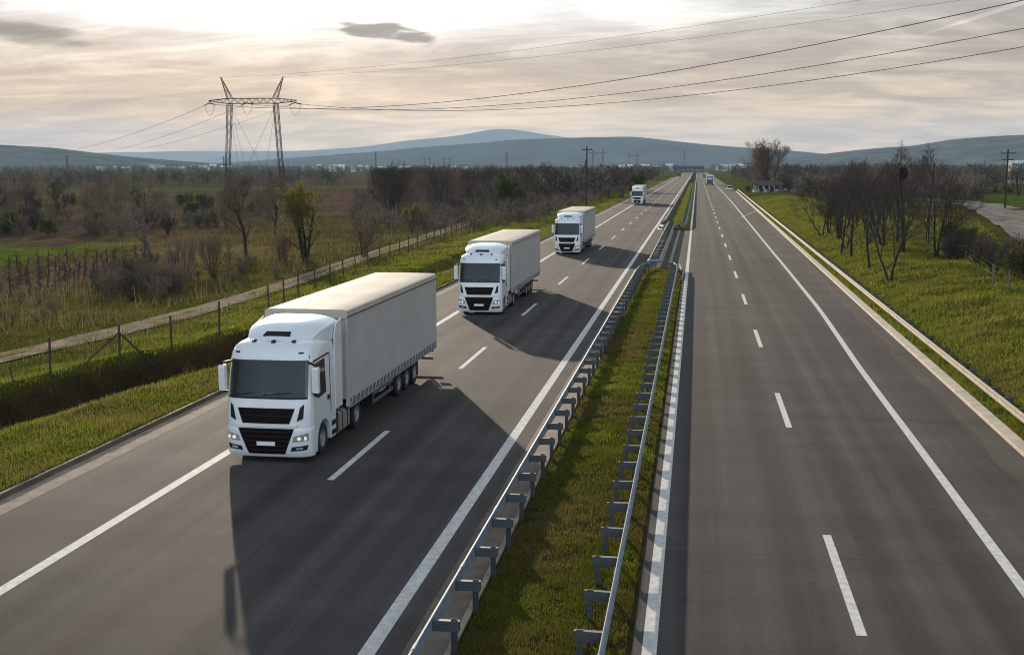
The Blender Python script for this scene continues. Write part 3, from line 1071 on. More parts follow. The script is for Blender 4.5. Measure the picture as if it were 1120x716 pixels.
def wheel(parent, x, y, r, sgn, w=0.34, name='wheel'):
    mb = MB()
    prof = [(0, r * 0.56), (0.0, r * 0.93), (0.03, r), (w - 0.03, r), (w, r * 0.93), (w, r * 0.56)]
    mb.lathe_x([(sgn * (q - w), rr) for q, rr in prof], x, y, r, 24)
    wo = fix_normals(mb.build(name, M['rubber'], parent, smooth=35))
    m2 = MB()
    rp = [(-w * 0.5, r * 0.58), (0.0 - 0.005, r * 0.58), (-0.015, r * 0.52), (-0.09, r * 0.44), (-0.10, r * 0.28), (-0.03, r * 0.22), (-0.01, r * 0.12), (-0.01, 0.001)]
    m2.lathe_x([(sgn * a, b) for a, b in rp], x, y, r, 20)
    fix_normals(m2.build('rim', M['rim'], wo, smooth=35))
    return wo


def make_truck():
    root = empty('cargo_truck')
    P = root
    # --- cab shell
    mb = MB()
    zs = [1.1, 1.3, 1.7, 2.0, 2.4, 2.75, 3.05, 3.25, 3.35, 3.42, 3.48, 3.52, 3.56, 3.58]
    mb.loft([cab_ring(z, 2.75) for z in zs])
    # the windscreen opening is left out of the shell
    keep_f = []
    for f in mb.f:
        ps = [mb.v[i] for i in f]
        zc_, xc_, yc_ = (sum(p[q] for p in ps) / len(ps) for q in (2, 0, 1))
        keep_f.append(not (len(f) == 4 and 2.0 < zc_ < 3.05 and abs(xc_) < 1.15 and yc_ < 0.7))
    mb.f = [f for f, k_ in zip(mb.f, keep_f) if k_]
    mb.m = [0] * len(mb.f)
    cab = fix_normals(mb.build('cab', M['white'], P, smooth=38))
    # visor lip above the windscreen
    mb = MB()
    front_patch(mb, (-1.16, 3.36), (1.16, 3.36), (1.2, 3.08), (-1.2, 3.08), 0.05, 14, 4, thick=0.06)
    fix_normals(mb.build('sun_visor', M['white'], cab, smooth=40))
    for sx in (-1, 1):
        mb = MB()
        front_patch(mb, (sx * 0.98 - 0.07, 3.31), (sx * 0.98 + 0.07, 3.31), (sx * 0.98 + 0.07, 3.27), (sx * 0.98 - 0.07, 3.27), 0.062, 2, 1, thick=0.02)
        mb.build('marker_lamp', M['black'], cab)
    # --- windscreen
    mb = MB()
    front_patch(mb, (-1.19, 3.07), (1.19, 3.07), (1.22, 1.98), (-1.22, 1.98), 0.012, 22, 8)
    ws = fix_normals(mb.build('windscreen', M['screen'], P, smooth=40))
    mb = MB()
    V_ = [(-1.22, 0.56, 1.7), (1.22, 0.56, 1.7), (1.22, 2.3, 1.7), (-1.22, 2.3, 1.7), (-1.2, 0.56, 3.2), (1.2, 0.56, 3.2), (1.2, 2.3, 3.2), (-1.2, 2.3, 3.2)]
    mb.add(V_, [(0, 1, 2, 3), (4, 7, 6, 5), (1, 5, 6, 2), (2, 6, 7, 3), (3, 7, 4, 0)])
    inn = mb.build('cab_interior', M['trim'], P)
    mb = MB()
    mb.loft([[(-1.18, 0.36, 1.72), (1.18, 0.36, 1.72), (1.18, 0.95, 1.72), (-1.18, 0.95, 1.72)], [(-1.18, 0.38, 1.97), (1.18, 0.38, 1.97), (1.18, 0.8, 2.06), (-1.18, 0.8, 2.06)]])
    fix_normals(mb.build('dashboard', M['black'], inn))
    for sx in (-1, 1):
        mb = MB()
        x0 = sx * 0.68
        mb.loft([[(x0 - w, y - d, z), (x0 + w, y - d, z), (x0 + w, y + d, z), (x0 - w, y + d, z)] for z, w, d, y in ((1.75, 0.26, 0.09, 1.45), (2.0, 0.28, 0.1, 1.5), (2.45, 0.24, 0.08, 1.58), (2.52, 0.13, 0.06, 1.6), (2.75, 0.13, 0.06, 1.62), (2.8, 0.09, 0.04, 1.62))])
        fix_normals(mb.build('seat', M['seat'], inn, smooth=40))
    mb = MB()
    mb.tube([(0.68 + 0.24 * math.cos(t), 0.98 - 0.1 * math.sin(t), 2.08 + 0.2 * math.sin(t)) for t in np.linspace(0, 2 * math.pi, 17)], 0.022, 6)
    mb.build('steering_wheel', M['seat'], inn, smooth=True)
    mb = MB()
    mb.box(-0.55, -0.2, 0.45, 0.62, 2.03, 2.07)
    mb.box(-0.1, 0.12, 0.42, 0.6, 2.02, 2.06)
    mb.build('papers', M['plate'], inn)
    mb = MB()
    for x0, x1 in ((-1.0, -0.15), (-0.1, 0.75)):
        pts = [(x, cab_front(x, 2.06 + 0.1 * (x - x0)) - 0.04, 2.06 + 0.1 * (x - x0)) for x in np.linspace(x0, x1, 6)]
        mb.tube(pts, 0.014, 5)
    mb.build('wiper', M['black'], ws)
    mb = MB()
    front_patch(mb, (-1.22, 2.0), (1.22, 2.0), (1.22, 1.95), (-1.22, 1.95), 0.02, 20, 1)
    mb.build('cowl', M['black'], ws)
    # --- bumper and lower face
    mb = MB()
    mb.loft([cab_ring(z, 0.62, e_) for z, e_ in ((0.2, 0.015), (0.24, 0.015), (0.4, 0.015), (0.6, 0.015), (0.8, 0.015), (0.95, 0.015), (1.06, 0.012), (1.11, -0.02))])
    bump = fix_normals(mb.build('bumper', M['white'], P, smooth=38))
    mb = MB()
    front_patch(mb, (-0.86, 1.08), (0.86, 1.08), (0.56, 0.3), (-0.56, 0.3), 0.03, 12, 6, thick=0.05)
    g1 = mb.build('lower_grille', M['grille'], P, smooth=40)
    mb = MB()
    for z in (0.42, 0.56, 0.7, 0.84, 0.98):
        h = 0.56 + (z - 0.3) * 0.385 - 0.06
        front_patch(mb, (-h, z + 0.015), (h, z + 0.015), (h, z - 0.015), (-h, z - 0.015), 0.045, 10, 1, thick=0.03)
    mb.build('grille_bar', M['black'], g1)
    mb = MB()
    front_patch(mb, (-0.88, 1.68), (0.88, 1.68), (0.72, 1.23), (-0.72, 1.23), 0.02, 12, 4, thick=0.04)
    g2 = mb.build('upper_grille', M['grille'], P, smooth=40)
    mb = MB()
    for z in (1.455,):
        h = 0.72 + (z - 1.23) * 0.355 - 0.05
        front_patch(mb, (-h, z + 0.012), (h, z + 0.012), (h, z - 0.012), (-h, z - 0.012), 0.034, 10, 1, thick=0.03)
    mb.build('grille_bar', M['black'], g2)
    # bright swage between the grilles
    mb = MB()
    front_patch(mb, (-1.0, 1.21), (1.0, 1.21), (0.9, 1.12), (-0.9, 1.12), 0.035, 12, 2, thick=0.05)
    fix_normals(mb.build('front_trim', M['white'], P, smooth=40))
    mb = MB()
    front_patch(mb, (-0.28, 0.69), (0.28, 0.69), (0.28, 0.57), (-0.28, 0.57), 0.07, 2, 1, thick=0.03)
    mb.build('number_plate', M['plate'], P)
    for sx in (-1, 1):
        mb = MB()
        a = [(sx * 1.0, 1.72), (sx * 1.1, 1.72), (sx * 1.06, 1.32), (sx * 1.0, 1.36)]
        if sx < 0:
            front_patch(mb, (-1.14, 1.8), (-1.04, 1.72), (-0.94, 1.3), (-1.12, 1.38), 0.02, 2, 3)
        else:
            front_patch(mb, (1.04, 1.72), (1.14, 1.8), (1.12, 1.38), (0.94, 1.3), 0.02, 2, 3)
        mb.build('air_slot', M['black'], P)
        mb = MB()
        if sx < 0:
            front_patch(mb, (-1.25, 0.95), (-0.86, 0.86), (-0.8, 0.68), (-1.25, 0.72), 0.028, 6, 3, thick=0.04)
        else:
            front_patch(mb, (0.86, 0.86), (1.25, 0.95), (1.25, 0.72), (0.8, 0.68), 0.028, 6, 3, thick=0.04)
        hl = mb.build('headlight', M['lamp'], P, smooth=40)
        mb = MB()
        for cx_ in (1.16, 1.0):
            yy = cab_front(cx_, 0.79)
            ring = [[(sx * cx_ + 0.07 * r * math.cos(t), yy - d, 0.785 + 0.06 * r * math.sin(t)) for t in np.linspace(0, 2 * math.pi, 12, endpoint=False)] for r, d in ((1.0, 0.026), (0.85, 0.04), (0.4, 0.036))]
            mb.loft(ring)
        mb.build('lens', M['lit_lamp'], hl, smooth=True)
        mb = MB()
        if sx < 0:
            front_patch(mb, (-1.24, 0.58), (-0.78, 0.53), (-0.74, 0.4), (-1.2, 0.43), 0.028, 5, 2, thick=0.04)
        else:
            front_patch(mb, (0.78, 0.53), (1.24, 0.58), (1.2, 0.43), (0.74, 0.4), 0.028, 5, 2, thick=0.04)
        fg = mb.build('fog_light', M['black'], P)
        mb = MB()
        if sx < 0:
            front_patch(mb, (-1.1, 0.53), (-0.9, 0.51), (-0.9, 0.45), (-1.1, 0.46), 0.034, 2, 1, thick=0.02)
        else:
            front_patch(mb, (0.9, 0.51), (1.1, 0.53), (1.1, 0.46), (0.9, 0.45), 0.034, 2, 1, thick=0.02)
        mb.build('lens', M['lamp'], fg)
        # --- door, side window, step skirt with wheel arch
        mb = MB()
        side_patch(mb, [(0.52, 1.16), (0.5, 1.95), (0.66, 2.98), (2.2, 3.02), (2.2, 1.16)], sx, 0.012, thick=0.02)
        door = fix_normals(mb.build('door', M['white'], P))
        mb = MB()
        side_patch(mb, [(0.58, 1.98), (0.72, 2.92), (1.72, 2.96), (1.76, 1.9), (1.0, 1.84)], sx, 0.022, thick=0.02)
        fix_normals(mb.build('side_window', M['glass'], door))
        mb = MB()
        side_patch(mb, [(2.2, 1.16), (2.2, 3.05), (2.26, 3.05), (2.26, 1.16)], sx, 0.014, thick=0.02)
        side_patch(mb, [(0.64, 2.985), (0.66, 3.03), (2.2, 3.07), (2.2, 3.02)], sx, 0.014, thick=0.02)
        fix_normals(mb.build('door_seal', M['black'], door))
        mb = MB()
        side_patch(mb, [(1.9, 1.62), (1.9, 1.76), (2.1, 1.76), (2.1, 1.62)], sx, 0.03, thick=0.02)
        fix_normals(mb.build('door_handle', M['black'], door))
        arch = [(1.52 + 0.62 * math.cos(t), 0.5 + 0.6 * math.sin(t)) for t in np.linspace(0.05, math.pi - 0.05, 13)]
        poly = [(0.62, 0.24), (0.62, 1.14), (2.75, 1.14), (2.75, 0.34), (2.2, 0.34)] + arch + [(0.86, 0.24)]
        mb = MB()
        mb.prism_x([(y, z) for y, z in poly], sx * 1.02, sx * 1.304)
        fix_normals(mb.build('wheel_arch', M['white'], P))
        mb = MB()
        for z in (0.42, 0.72):
            mb.box(min(sx * 1.2, sx * 1.335), max(sx * 1.2, sx * 1.335), 2.3, 2.66, z, z + 0.14)
        mb.build('step', M['black'], P)
        # --- mirrors
        mb = MB()
        x0, x1 = sorted((sx * 1.35, sx * 1.55))
        mb.loft([[(x0, 0.32, z), (x1, 0.30, z), (x1, 0.46, z), (x0, 0.5, z)] for z in (2.12, 2.16)] + [[(x0, 0.30, z), (x1, 0.28, z), (x1, 0.46, z), (x0, 0.5, z)] for z in (2.3, 2.8, 2.86)] +
                [[(x0 + 0.03, 0.34, 2.9), (x1 - 0.03, 0.32, 2.9), (x1 - 0.03, 0.44, 2.9), (x0 + 0.03, 0.46, 2.9)]])
        mi = fix_normals(mb.build('mirror', M['white'], P, smooth=50))
        mb = MB()
        mb.tube([(sx * 1.2, 0.5, 3.0), (sx * 1.38, 0.36, 2.98), (sx * 1.52, 0.36, 2.86)], 0.035, 6)
        mb.tube([(sx * 1.24, 0.52, 2.1), (sx * 1.4, 0.4, 2.08), (sx * 1.5, 0.4, 2.16)], 0.03, 6)
        mb.build('mirror_arm', M['black'], mi, smooth=True)
        mb = MB()
        mb.box(x0 + 0.02, x1 - 0.02, 0.49, 0.505, 2.18, 2.8)
        mb.build('mirror_glass', M['glass'], mi)
        # --- air fairings behind the cab
        mb = MB()
        mb.prism_x([(2.75, 1.15), (2.75, 3.5), (2.9, 3.85), (3.5, 3.98), (3.5, 1.15)], sx * 1.27, sx * 1.31)
        fix_normals(mb.build('side_fairing', M['white'], P))
        # tank and catwalk gear
        mb = MB()
        x0, x1 = sorted((sx * 0.72, sx * 1.28))
        rr = 0.1
        sec = [(x0, 0.28), (x1 - rr, 0.24), (x1, 0.34), (x1, 0.86), (x1 - rr, 0.95), (x0, 0.95)] if sx > 0 else [(x1, 0.28), (x0 + rr, 0.24), (x0, 0.34), (x0, 0.86), (x0 + rr, 0.95), (x1, 0.95)]
        mb.loft([[(x, y, z) for x, z in sec] for y in (3.3, 4.35)])
        tk = fix_normals(mb.build('fuel_tank', M['alu'], P))
        mb = MB()
        for y in (3.5, 4.05):
            mb.loft([[(x * 1.012, yy, z + (0.008 if z > 0.5 else -0.008)) for x, z in sec] for yy in (y, y + 0.06)])
        fix_normals(mb.build('tank_strap', M['black'], tk))
        mb = MB()
        x0, x1 = sorted((sx * 0.8, sx * 1.24))
        mb.box(x0, x1, 2.82, 3.2, 0.35, 0.95)
        mb.build('battery_box', M['chassis'], P)
    # --- roof spoiler
    mb = MB()
    rings = []
    for y, hw, zt_, f in ((0.92, 0.80, 3.58, 0.0), (1.05, 0.92, 3.66, 0.1), (1.4, 1.03, 3.80, 0.16), (1.8, 1.12, 3.94, 0.2), (2.2, 1.2, 4.02, 0.24), (2.7, 1.24, 4.08, 0.26), (3.3, 1.26, 4.10, 0.27)):
        zb = 3.4
        r_ = []
        for k in range(13):
            a = -1 + 2 * k / 12
            x = hw * a
            drop = (abs(a) ** 4) * min(0.2, zt_ - zb - 0.05)
            r_.append((x, y + 0.22 * abs(a) ** 2 * max(0, (1.6 - y)), zt_ - drop))
        r_ += [(hw, y, zb), (-hw, y, zb)]
        rings.append(r_)
    mb.loft(rings)
    sp = fix_normals(mb.build('roof_spoiler', M['white'], P, smooth=35))
    mb = MB()
    mb.add([(-0.42, 1.10, 3.705), (0.42, 1.10, 3.705), (0.38, 1.34, 3.80), (-0.38, 1.34, 3.80), (-0.42, 1.13, 3.66), (0.42, 1.13, 3.66), (0.38, 1.36, 3.75), (-0.38, 1.36, 3.75)],
           [(0, 1, 2, 3), (0, 4, 5, 1), (1, 5, 6, 2), (2, 6, 7, 3), (3, 7, 4, 0)])
    mb.build('spoiler_vent', M['grille'], sp)
    for x in (-0.62, 0.0, 0.62):
        mb = MB()
        y = 0.78 + 0.1 * abs(x)
        mb.loft([[(x - 0.06, y, 3.52), (x + 0.06, y, 3.52), (x + 0.05, y + 0.16, 3.52), (x - 0.05, y + 0.16, 3.52)], [(x - 0.05, y + 0.03, 3.6), (x + 0.05, y + 0.03, 3.6), (x + 0.04, y + 0.14, 3.6), (x - 0.04, y + 0.14, 3.6)]])
        mb.build('roof_lamp', M['black'], P)
    # --- tractor chassis
    mb = MB()
    for sx in (-1, 1):
        mb.box(min(sx * 0.36, sx * 0.46), max(sx * 0.36, sx * 0.46), 1.0, 6.2, 0.62, 0.95)
    mb.box(-0.36, 0.36, 4.85, 5.45, 0.4, 0.75)
    mb.box(-0.95, 0.95, 1.42, 1.62, 0.44, 0.56)
    mb.box(-0.6, 0.6, 4.5, 5.7, 0.951, 0.995)
    mb.build('chassis', M['chassis'], P)
    for sx in (-1, 1):
        wheel(P, sx * 1.26, 1.52, 0.5, sx)
        wheel(P, sx * 1.28, 5.2, 0.5, sx, 0.6)
        mb = MB()
        arcp = [(5.2 + 0.56 * math.cos(t), 0.5 + 0.56 * math.sin(t)) for t in np.linspace(0.25, math.pi - 0.25, 10)]
        arcq = [(5.2 + 0.59 * math.cos(t), 0.5 + 0.59 * math.sin(t)) for t in np.linspace(math.pi - 0.25, 0.25, 10)]
        mb.prism_x(arcp + arcq, sx * 0.72, sx * 1.3)
        fix_normals(mb.build('mudguard', M['black'], P))
    # --- semi-trailer
    TF, TR, TW = 3.92, 17.3, 1.37
    mb = MB()
    rings = []
    for y in [TF] + list(np.linspace(TF + 0.06, TR - 0.05, 60)) + [TR]:
        r_ = []
        for sx, zz in ((-1, (1.24, 1.6, 2.1, 2.6, 3.1, 3.6, 3.95)), (1, (3.95, 3.6, 3.1, 2.6, 2.1, 1.6, 1.24))):
            for z in zz:
                bul = 0.006 * math.sin(math.pi * (z - 1.2) / 2.75) * math.sin(y * 2.3 + 0.6 * math.sin(y * 0.9)) + 0.012 * math.sin(y * 0.9 + z * 1.3)
                r_.append((sx * (TW + (bul if TF + 0.05 < y < TR - 0.04 else 0)), y, z))
        rings.append(r_)
    mb.loft(rings)
    cur = fix_normals(mb.build('curtain_body', M['curtain'], P, smooth=35))
    mb = MB()
    rings = []
    nn = 70
    for k in range(nn + 1):
        y = TF - 0.02 + (TR - TF + 0.04) * k / nn
        sag = 0.005 * math.sin(k * 1.15 + 2 * math.sin(k * 0.7)) + 0.010 * math.sin(k * 0.31)
        rings.append([(-TW - 0.02, y, 3.92), (-TW - 0.02, y, 4.13), (-TW + 0.08, y, 4.175), (-0.6, y, 4.18 + sag), (0, y, 4.185 + sag * 0.7), (0.6, y, 4.18 + sag), (TW - 0.08, y, 4.175), (TW + 0.02, y, 4.13), (TW + 0.02, y, 3.92)])
    mb.loft(rings)
    rf = fix_normals(mb.build('trailer_roof', M['roof_tarp'], P, smooth=35))
    mb = MB()
    mb.box(-TW - 0.01, TW + 0.01, TF - 0.05, TF - 0.021, 3.9, 4.09)
    for x in np.linspace(-1.2, 1.2, 9):
        mb.box(x - 0.03, x + 0.03, TF - 0.07, TF - 0.05, 3.84, 3.9)
    mb.build('front_header', M['roof_tarp'], rf)
    mb = MB()
    for sx in (-1, 1):
        mb.box(min(sx * (TW + 0.02), sx * (TW + 0.035)), max(sx * (TW + 0.02), sx * (TW + 0.035)), TF, TR, 3.925, 3.955)
    mb.build('roof_seam', M['black'], rf)
    # bulkhead posts
    for sx in (-1, 1):
        mb = MB()
        mb.box(min(sx * (TW - 0.06), sx * (TW + 0.03)), max(sx * (TW - 0.06), sx * (TW + 0.03)), TF - 0.04, TF + 0.14, 1.0, 3.87)
        mb.build('corner_post', M['curtain'], P)
        mb = MB()
        mb.box(min(sx * (TW - 0.06), sx * (TW + 0.03)), max(sx * (TW - 0.06), sx * (TW + 0.03)), TR - 0.1, TR + 0.03, 0.95, 3.87)
        mb.build('corner_post', M['curtain'], P)
        # lower side rail, dark lashing band and buckle straps
        a, b = sorted((sx * (TW - 0.04), sx * (TW + 0.035)))
        mb = MB()
        mb.box(a, b, TF + 0.14, TR - 0.1, 0.93, 1.0)
        mb.build('side_rail', M['galv'], P)
        mb = MB()
        a2, b2 = sorted((sx * (TW - 0.04), sx * (TW + 0.012)))
        mb.box(a2, b2, TF + 0.141, TR - 0.101, 1.0, 1.238)
        bd = mb.build('lashing_band', M['band'], P)
        mb = MB()
        for y in np.arange(TF + 0.3, TR - 0.2, 0.5):
            a3, b3 = sorted((sx * (TW + 0.012), sx * (TW + 0.03)))
            mb.add([(a3, y, 1.0), (b3, y, 1.0), (b3, y + 0.07, 1.0), (a3, y + 0.07, 1.0), (a3, y + 0.13, 1.24), (b3, y + 0.13, 1.24), (b3, y + 0.2, 1.24), (a3, y + 0.2, 1.24)],
                   [(0, 3, 2, 1), (4, 5, 6, 7), (0, 1, 5, 4), (1, 2, 6, 5), (2, 3, 7, 6), (3, 0, 4, 7)])
            mb.box(a3, b3, y - 0.02, y + 0.09, 1.02, 1.1)
        mb.box(a3, b3, TF + 0.15, TR - 0.11, 1.222, 1.238)
        mb.build('buckle_strap', M['curtain'], bd)
        # under-run guard
        mb = MB()
        a, b = sorted((sx * 1.24, sx * 1.28))
        mb.box(a, b, 7.3, 10.1, 0.72, 0.84)
        mb.box(a, b, 7.3, 10.1, 0.42, 0.54)
        for y in (7.5, 9.9):
            mb.box(min(sx * 1.19, sx * 1.239), max(sx * 1.19, sx * 1.239), y, y + 0.06, 0.42, 0.93)
        mb.build('underrun_guard', M['galv_dull'], P)
        mb = MB()
        mb.box(sx * 0.85 - 0.06, sx * 0.85 + 0.06, 6.6, 6.72, 0.25, 0.93)
        mb.box(sx * 0.85 - 0.12, sx * 0.85 + 0.12, 6.52, 6.8, 0.22, 0.25)
        mb.build('landing_leg', M['chassis'], P)
        for y in (11.0, 12.3, 13.6):
            wheel(P, sx * 1.29, y, 0.49, sx, 0.4)
        mb = MB()
        a, b = sorted((sx * 0.86, sx * 1.26))
        mb.box(a, b, 14.3, 14.32, 0.25, 0.85)
        mb.build('mudflap', M['black'], P)
        mb = MB()
        mb.box(a, b, TR - 0.02, TR + 0.05, 0.75, 0.88)
        mb.build('tail_lamp', M['red'], P)
    mb = MB()
    mb.box(-1.3, 1.3, TF + 0.15, TR - 0.11, 1.0, 1.1)
    for sx in (-1, 1):
        mb.box(min(sx * 0.5, sx * 0.62), max(sx * 0.5, sx * 0.62), 5.8, TR, 0.6, 0.999)
    for y in np.arange(6.5, 16.5, 1.4):
        mb.box(-1.28, 1.28, y, y + 0.08, 0.85, 0.999)
    for y in (11.0, 12.3, 13.6):
        mb.box(-1.0, 1.0, y - 0.06, y + 0.06, 0.43, 0.55)
    mb.build('trailer_frame', M['chassis'], P)
    mb = MB()
    mb.box(-1.26, 1.26, TR - 0.12, TR - 0.02, 0.42, 0.54)
    mb.box(-0.8, -0.7, TR - 0.14, TR - 0.04, 0.53, 0.95)
    mb.box(0.7, 0.8, TR - 0.14, TR - 0.04, 0.53, 0.95)
    mb.build('rear_bumper', M['galv_dull'], P)
    return root


truck = make_truck()
labels = ['white articulated truck leading the convoy, largest of the four and fully in view',
          'second white truck of the convoy, driving directly behind the leading one',
          'third white truck of the convoy, level with the wooden utility pole',
          'last and smallest of the four white trucks, far up the carriageway past the paved gap']
for k, (x, y) in enumerate([(-12.5, 33.3), (-12.62, 69.3), (-12.75, 119.0), (-13.35, 273.0)]):
    o = truck if k == 0 else copy_tree(truck)
    o.location = (x, y, 0.0)
    tag(o, labels[k], 'truck', 'white trucks driving in a convoy')


# ------------------------------------------------------------------ cars and far traffic
def car(name, label, cat, loc, rz, paint, L=4.4, W=1.85, H=1.6, glassmat=None):
    root = empty(name, loc, rz)
    tag(root, label, cat)
    mb = MB()
    h = W / 2
    prof = [(0, 0.35, 0.62, 0.86), (0.12, 0.28, 0.78, 0.95), (1.0, 0.25, 0.95, 1.0), (3.4, 0.25, 1.0, 1.0), (4.2, 0.28, 0.98, 0.96), (4.4, 0.36, 0.85, 0.88)]
    rings = [[(-h * w, y * L / 4.4, z0), (-h * w * 1.02, y * L / 4.4, (z0 + z1) / 2), (-h * w * 0.94, y * L / 4.4, z1), (h * w * 0.94, y * L / 4.4, z1), (h * w * 1.02, y * L / 4.4, (z0 + z1) / 2), (h * w, y * L / 4.4, z0)] for y, z0, z1, w in prof]
    mb.loft(rings)
    fix_normals(mb.build('body', paint, root, smooth=40))
    mb = MB()
    mb.loft([[(-h * 0.88, y0, z), (h * 0.88, y0, z), (h * 0.9, y1, z), (-h * 0.9, y1, z)] for y0, y1, z in ((0.95, L - 0.25, 0.94), (1.6, L - 0.55, H - 0.14))])
    fix_normals(mb.build('window_band', glassmat or M['glass'], root))
    mb = MB()
    mb.loft([[(-h * 0.86, 1.55, H - 0.14), (h * 0.86, 1.55, H - 0.14), (h * 0.86, L - 0.5, H - 0.14), (-h * 0.86, L - 0.5, H - 0.14)], [(-h * 0.74, 1.8, H), (h * 0.74, 1.8, H), (h * 0.74, L - 0.75, H), (-h * 0.74, L - 0.75, H)]])
    fix_normals(mb.build('roof', paint, root, smooth=40))
    for sx in (-1, 1):
        for y in (0.85, L - 0.85):
            wheel(root, sx * h * 0.99, y, 0.33, sx, 0.22)
        mb = MB()
        mb.box(sx * h * 0.68 - 0.14, sx * h * 0.68 + 0.14, L - 0.06, L + 0.02, 0.68, 0.84)
        mb.build('tail_lamp', M['red'], root)
        mb = MB()
        mb.box(sx * h * 0.62 - 0.16, sx * h * 0.62 + 0.16, -0.02, 0.1, 0.58, 0.72)
        mb.build('headlight', M['lamp'], root)
        mb = MB()
        mb.box(sx * h * 1.0 - 0.08 + sx * 0.1, sx * h * 1.0 + 0.08 + sx * 0.1, 1.3, 1.42, 0.98, 1.14)
        mb.build('mirror', paint, root)
    return root


car('parked_car', 'small white car stopped beside the roadside rail near the lay-by', 'car', (11.6, 435, 0), 0.02, M['white'], 4.6, 2.1, 1.75)
car('driving_car', 'dark car far ahead of the blue and white lorry on the empty carriageway', 'car', (5.1, 900, 0), 0.0, M['dark_paint'], 4.6, 2.2, 1.8)

root = empty('box_lorry', (5.6, 548, 0))
tag(root, 'blue lorry with white roof edge driving away on the far carriageway', 'lorry')
mb = MB()
mb.loft([[(-1.6, y, z0), (1.6, y, z0), (1.6, y, 3.9), (-1.6, y, 3.9)] for y, z0 in ((0, 0.9), (9, 0.9))])
fix_normals(mb.build('cargo_box', M['blue_paint'], root))
mb = MB()
mb.box(-1.66, 1.66, -0.03, 9.05, 3.9, 4.5)
mb.build('roof', M['white'], root)
for sx in (-1, 1):
    mb = MB()
    mb.box(sx * 1.5 - 0.12, sx * 1.5 + 0.12, -0.05, 0.0, 0.9, 3.9)
    mb.build('rear_post', M['white'], root)
    mb = MB()
    mb.box(sx * 1.2 - 0.2, sx * 1.2 + 0.2, -0.06, 0.02, 0.65, 0.85)
    mb.build('tail_lamp', M['red'], root)
    for y in (1.6, 2.9, 10.3):
        wheel(root, sx * 1.5, y, 0.52, sx, 0.4)
mb = MB()
mb.box(-0.6, 0.6, 0.3, 11, 0.6, 0.89)
mb.box(-1.5, 1.5, 0.05, 0.2, 0.4, 0.55)
mb.build('chassis', M['chassis'], root)
mb = MB()
mb.loft([[(-1.5, y, 0.7), (1.5, y, 0.7), (1.5, y, z), (-1.5, y, z)] for y, z in ((9.3, 3.4), (10.6, 3.4), (11.4, 2.2), (11.6, 1.0))])
mb.build('cab', M['blue_paint'], root)
mb = MB()
mb.box(-1.0, 1.0, -0.045, -0.001, 2.6, 3.3)
mb.build('rear_panel', M['roof_white'], root)
# dark van approaching far away on the truck carriageway
root = empty('approaching_van', (-13.6, 930, 0))
tag(root, 'tiny dark van approaching at the vanishing end of the truck carriageway', 'van')
mb = MB()
mb.loft([[(-1.35 * w, y, 0.4), (1.35 * w, y, 0.4), (1.35 * w, y, z), (-1.35 * w, y, z)] for y, z, w in ((0, 1.1, 0.92), (0.7, 1.5, 1), (1.3, 2.8, 0.96), (1.7, 3.0, 0.95), (6.4, 3.0, 0.95))])
fix_normals(mb.build('body', M['dark_paint'], root, smooth=40))
mb = MB()
mb.add([(-1.1, 0.74, 1.62), (1.1, 0.74, 1.62), (1.0, 1.24, 2.75), (-1.0, 1.24, 2.75)], [(0, 1, 2, 3)])
mb.build('windscreen', M['glass'], root)
for sx in (-1, 1):
    for y in (1.2, 5.2):
        wheel(root, sx * 1.33, y, 0.4, sx, 0.28)
    mb = MB()
    mb.box(sx * 0.95 - 0.15, sx * 0.95 + 0.15, -0.03, 0.1, 0.75, 0.95)
    mb.build('headlight', M['lamp'], root)

# ------------------------------------------------------------------ plants


def rot_about(v, axis, ang):
    return Matrix.Rotation(ang, 3, axis) @ v


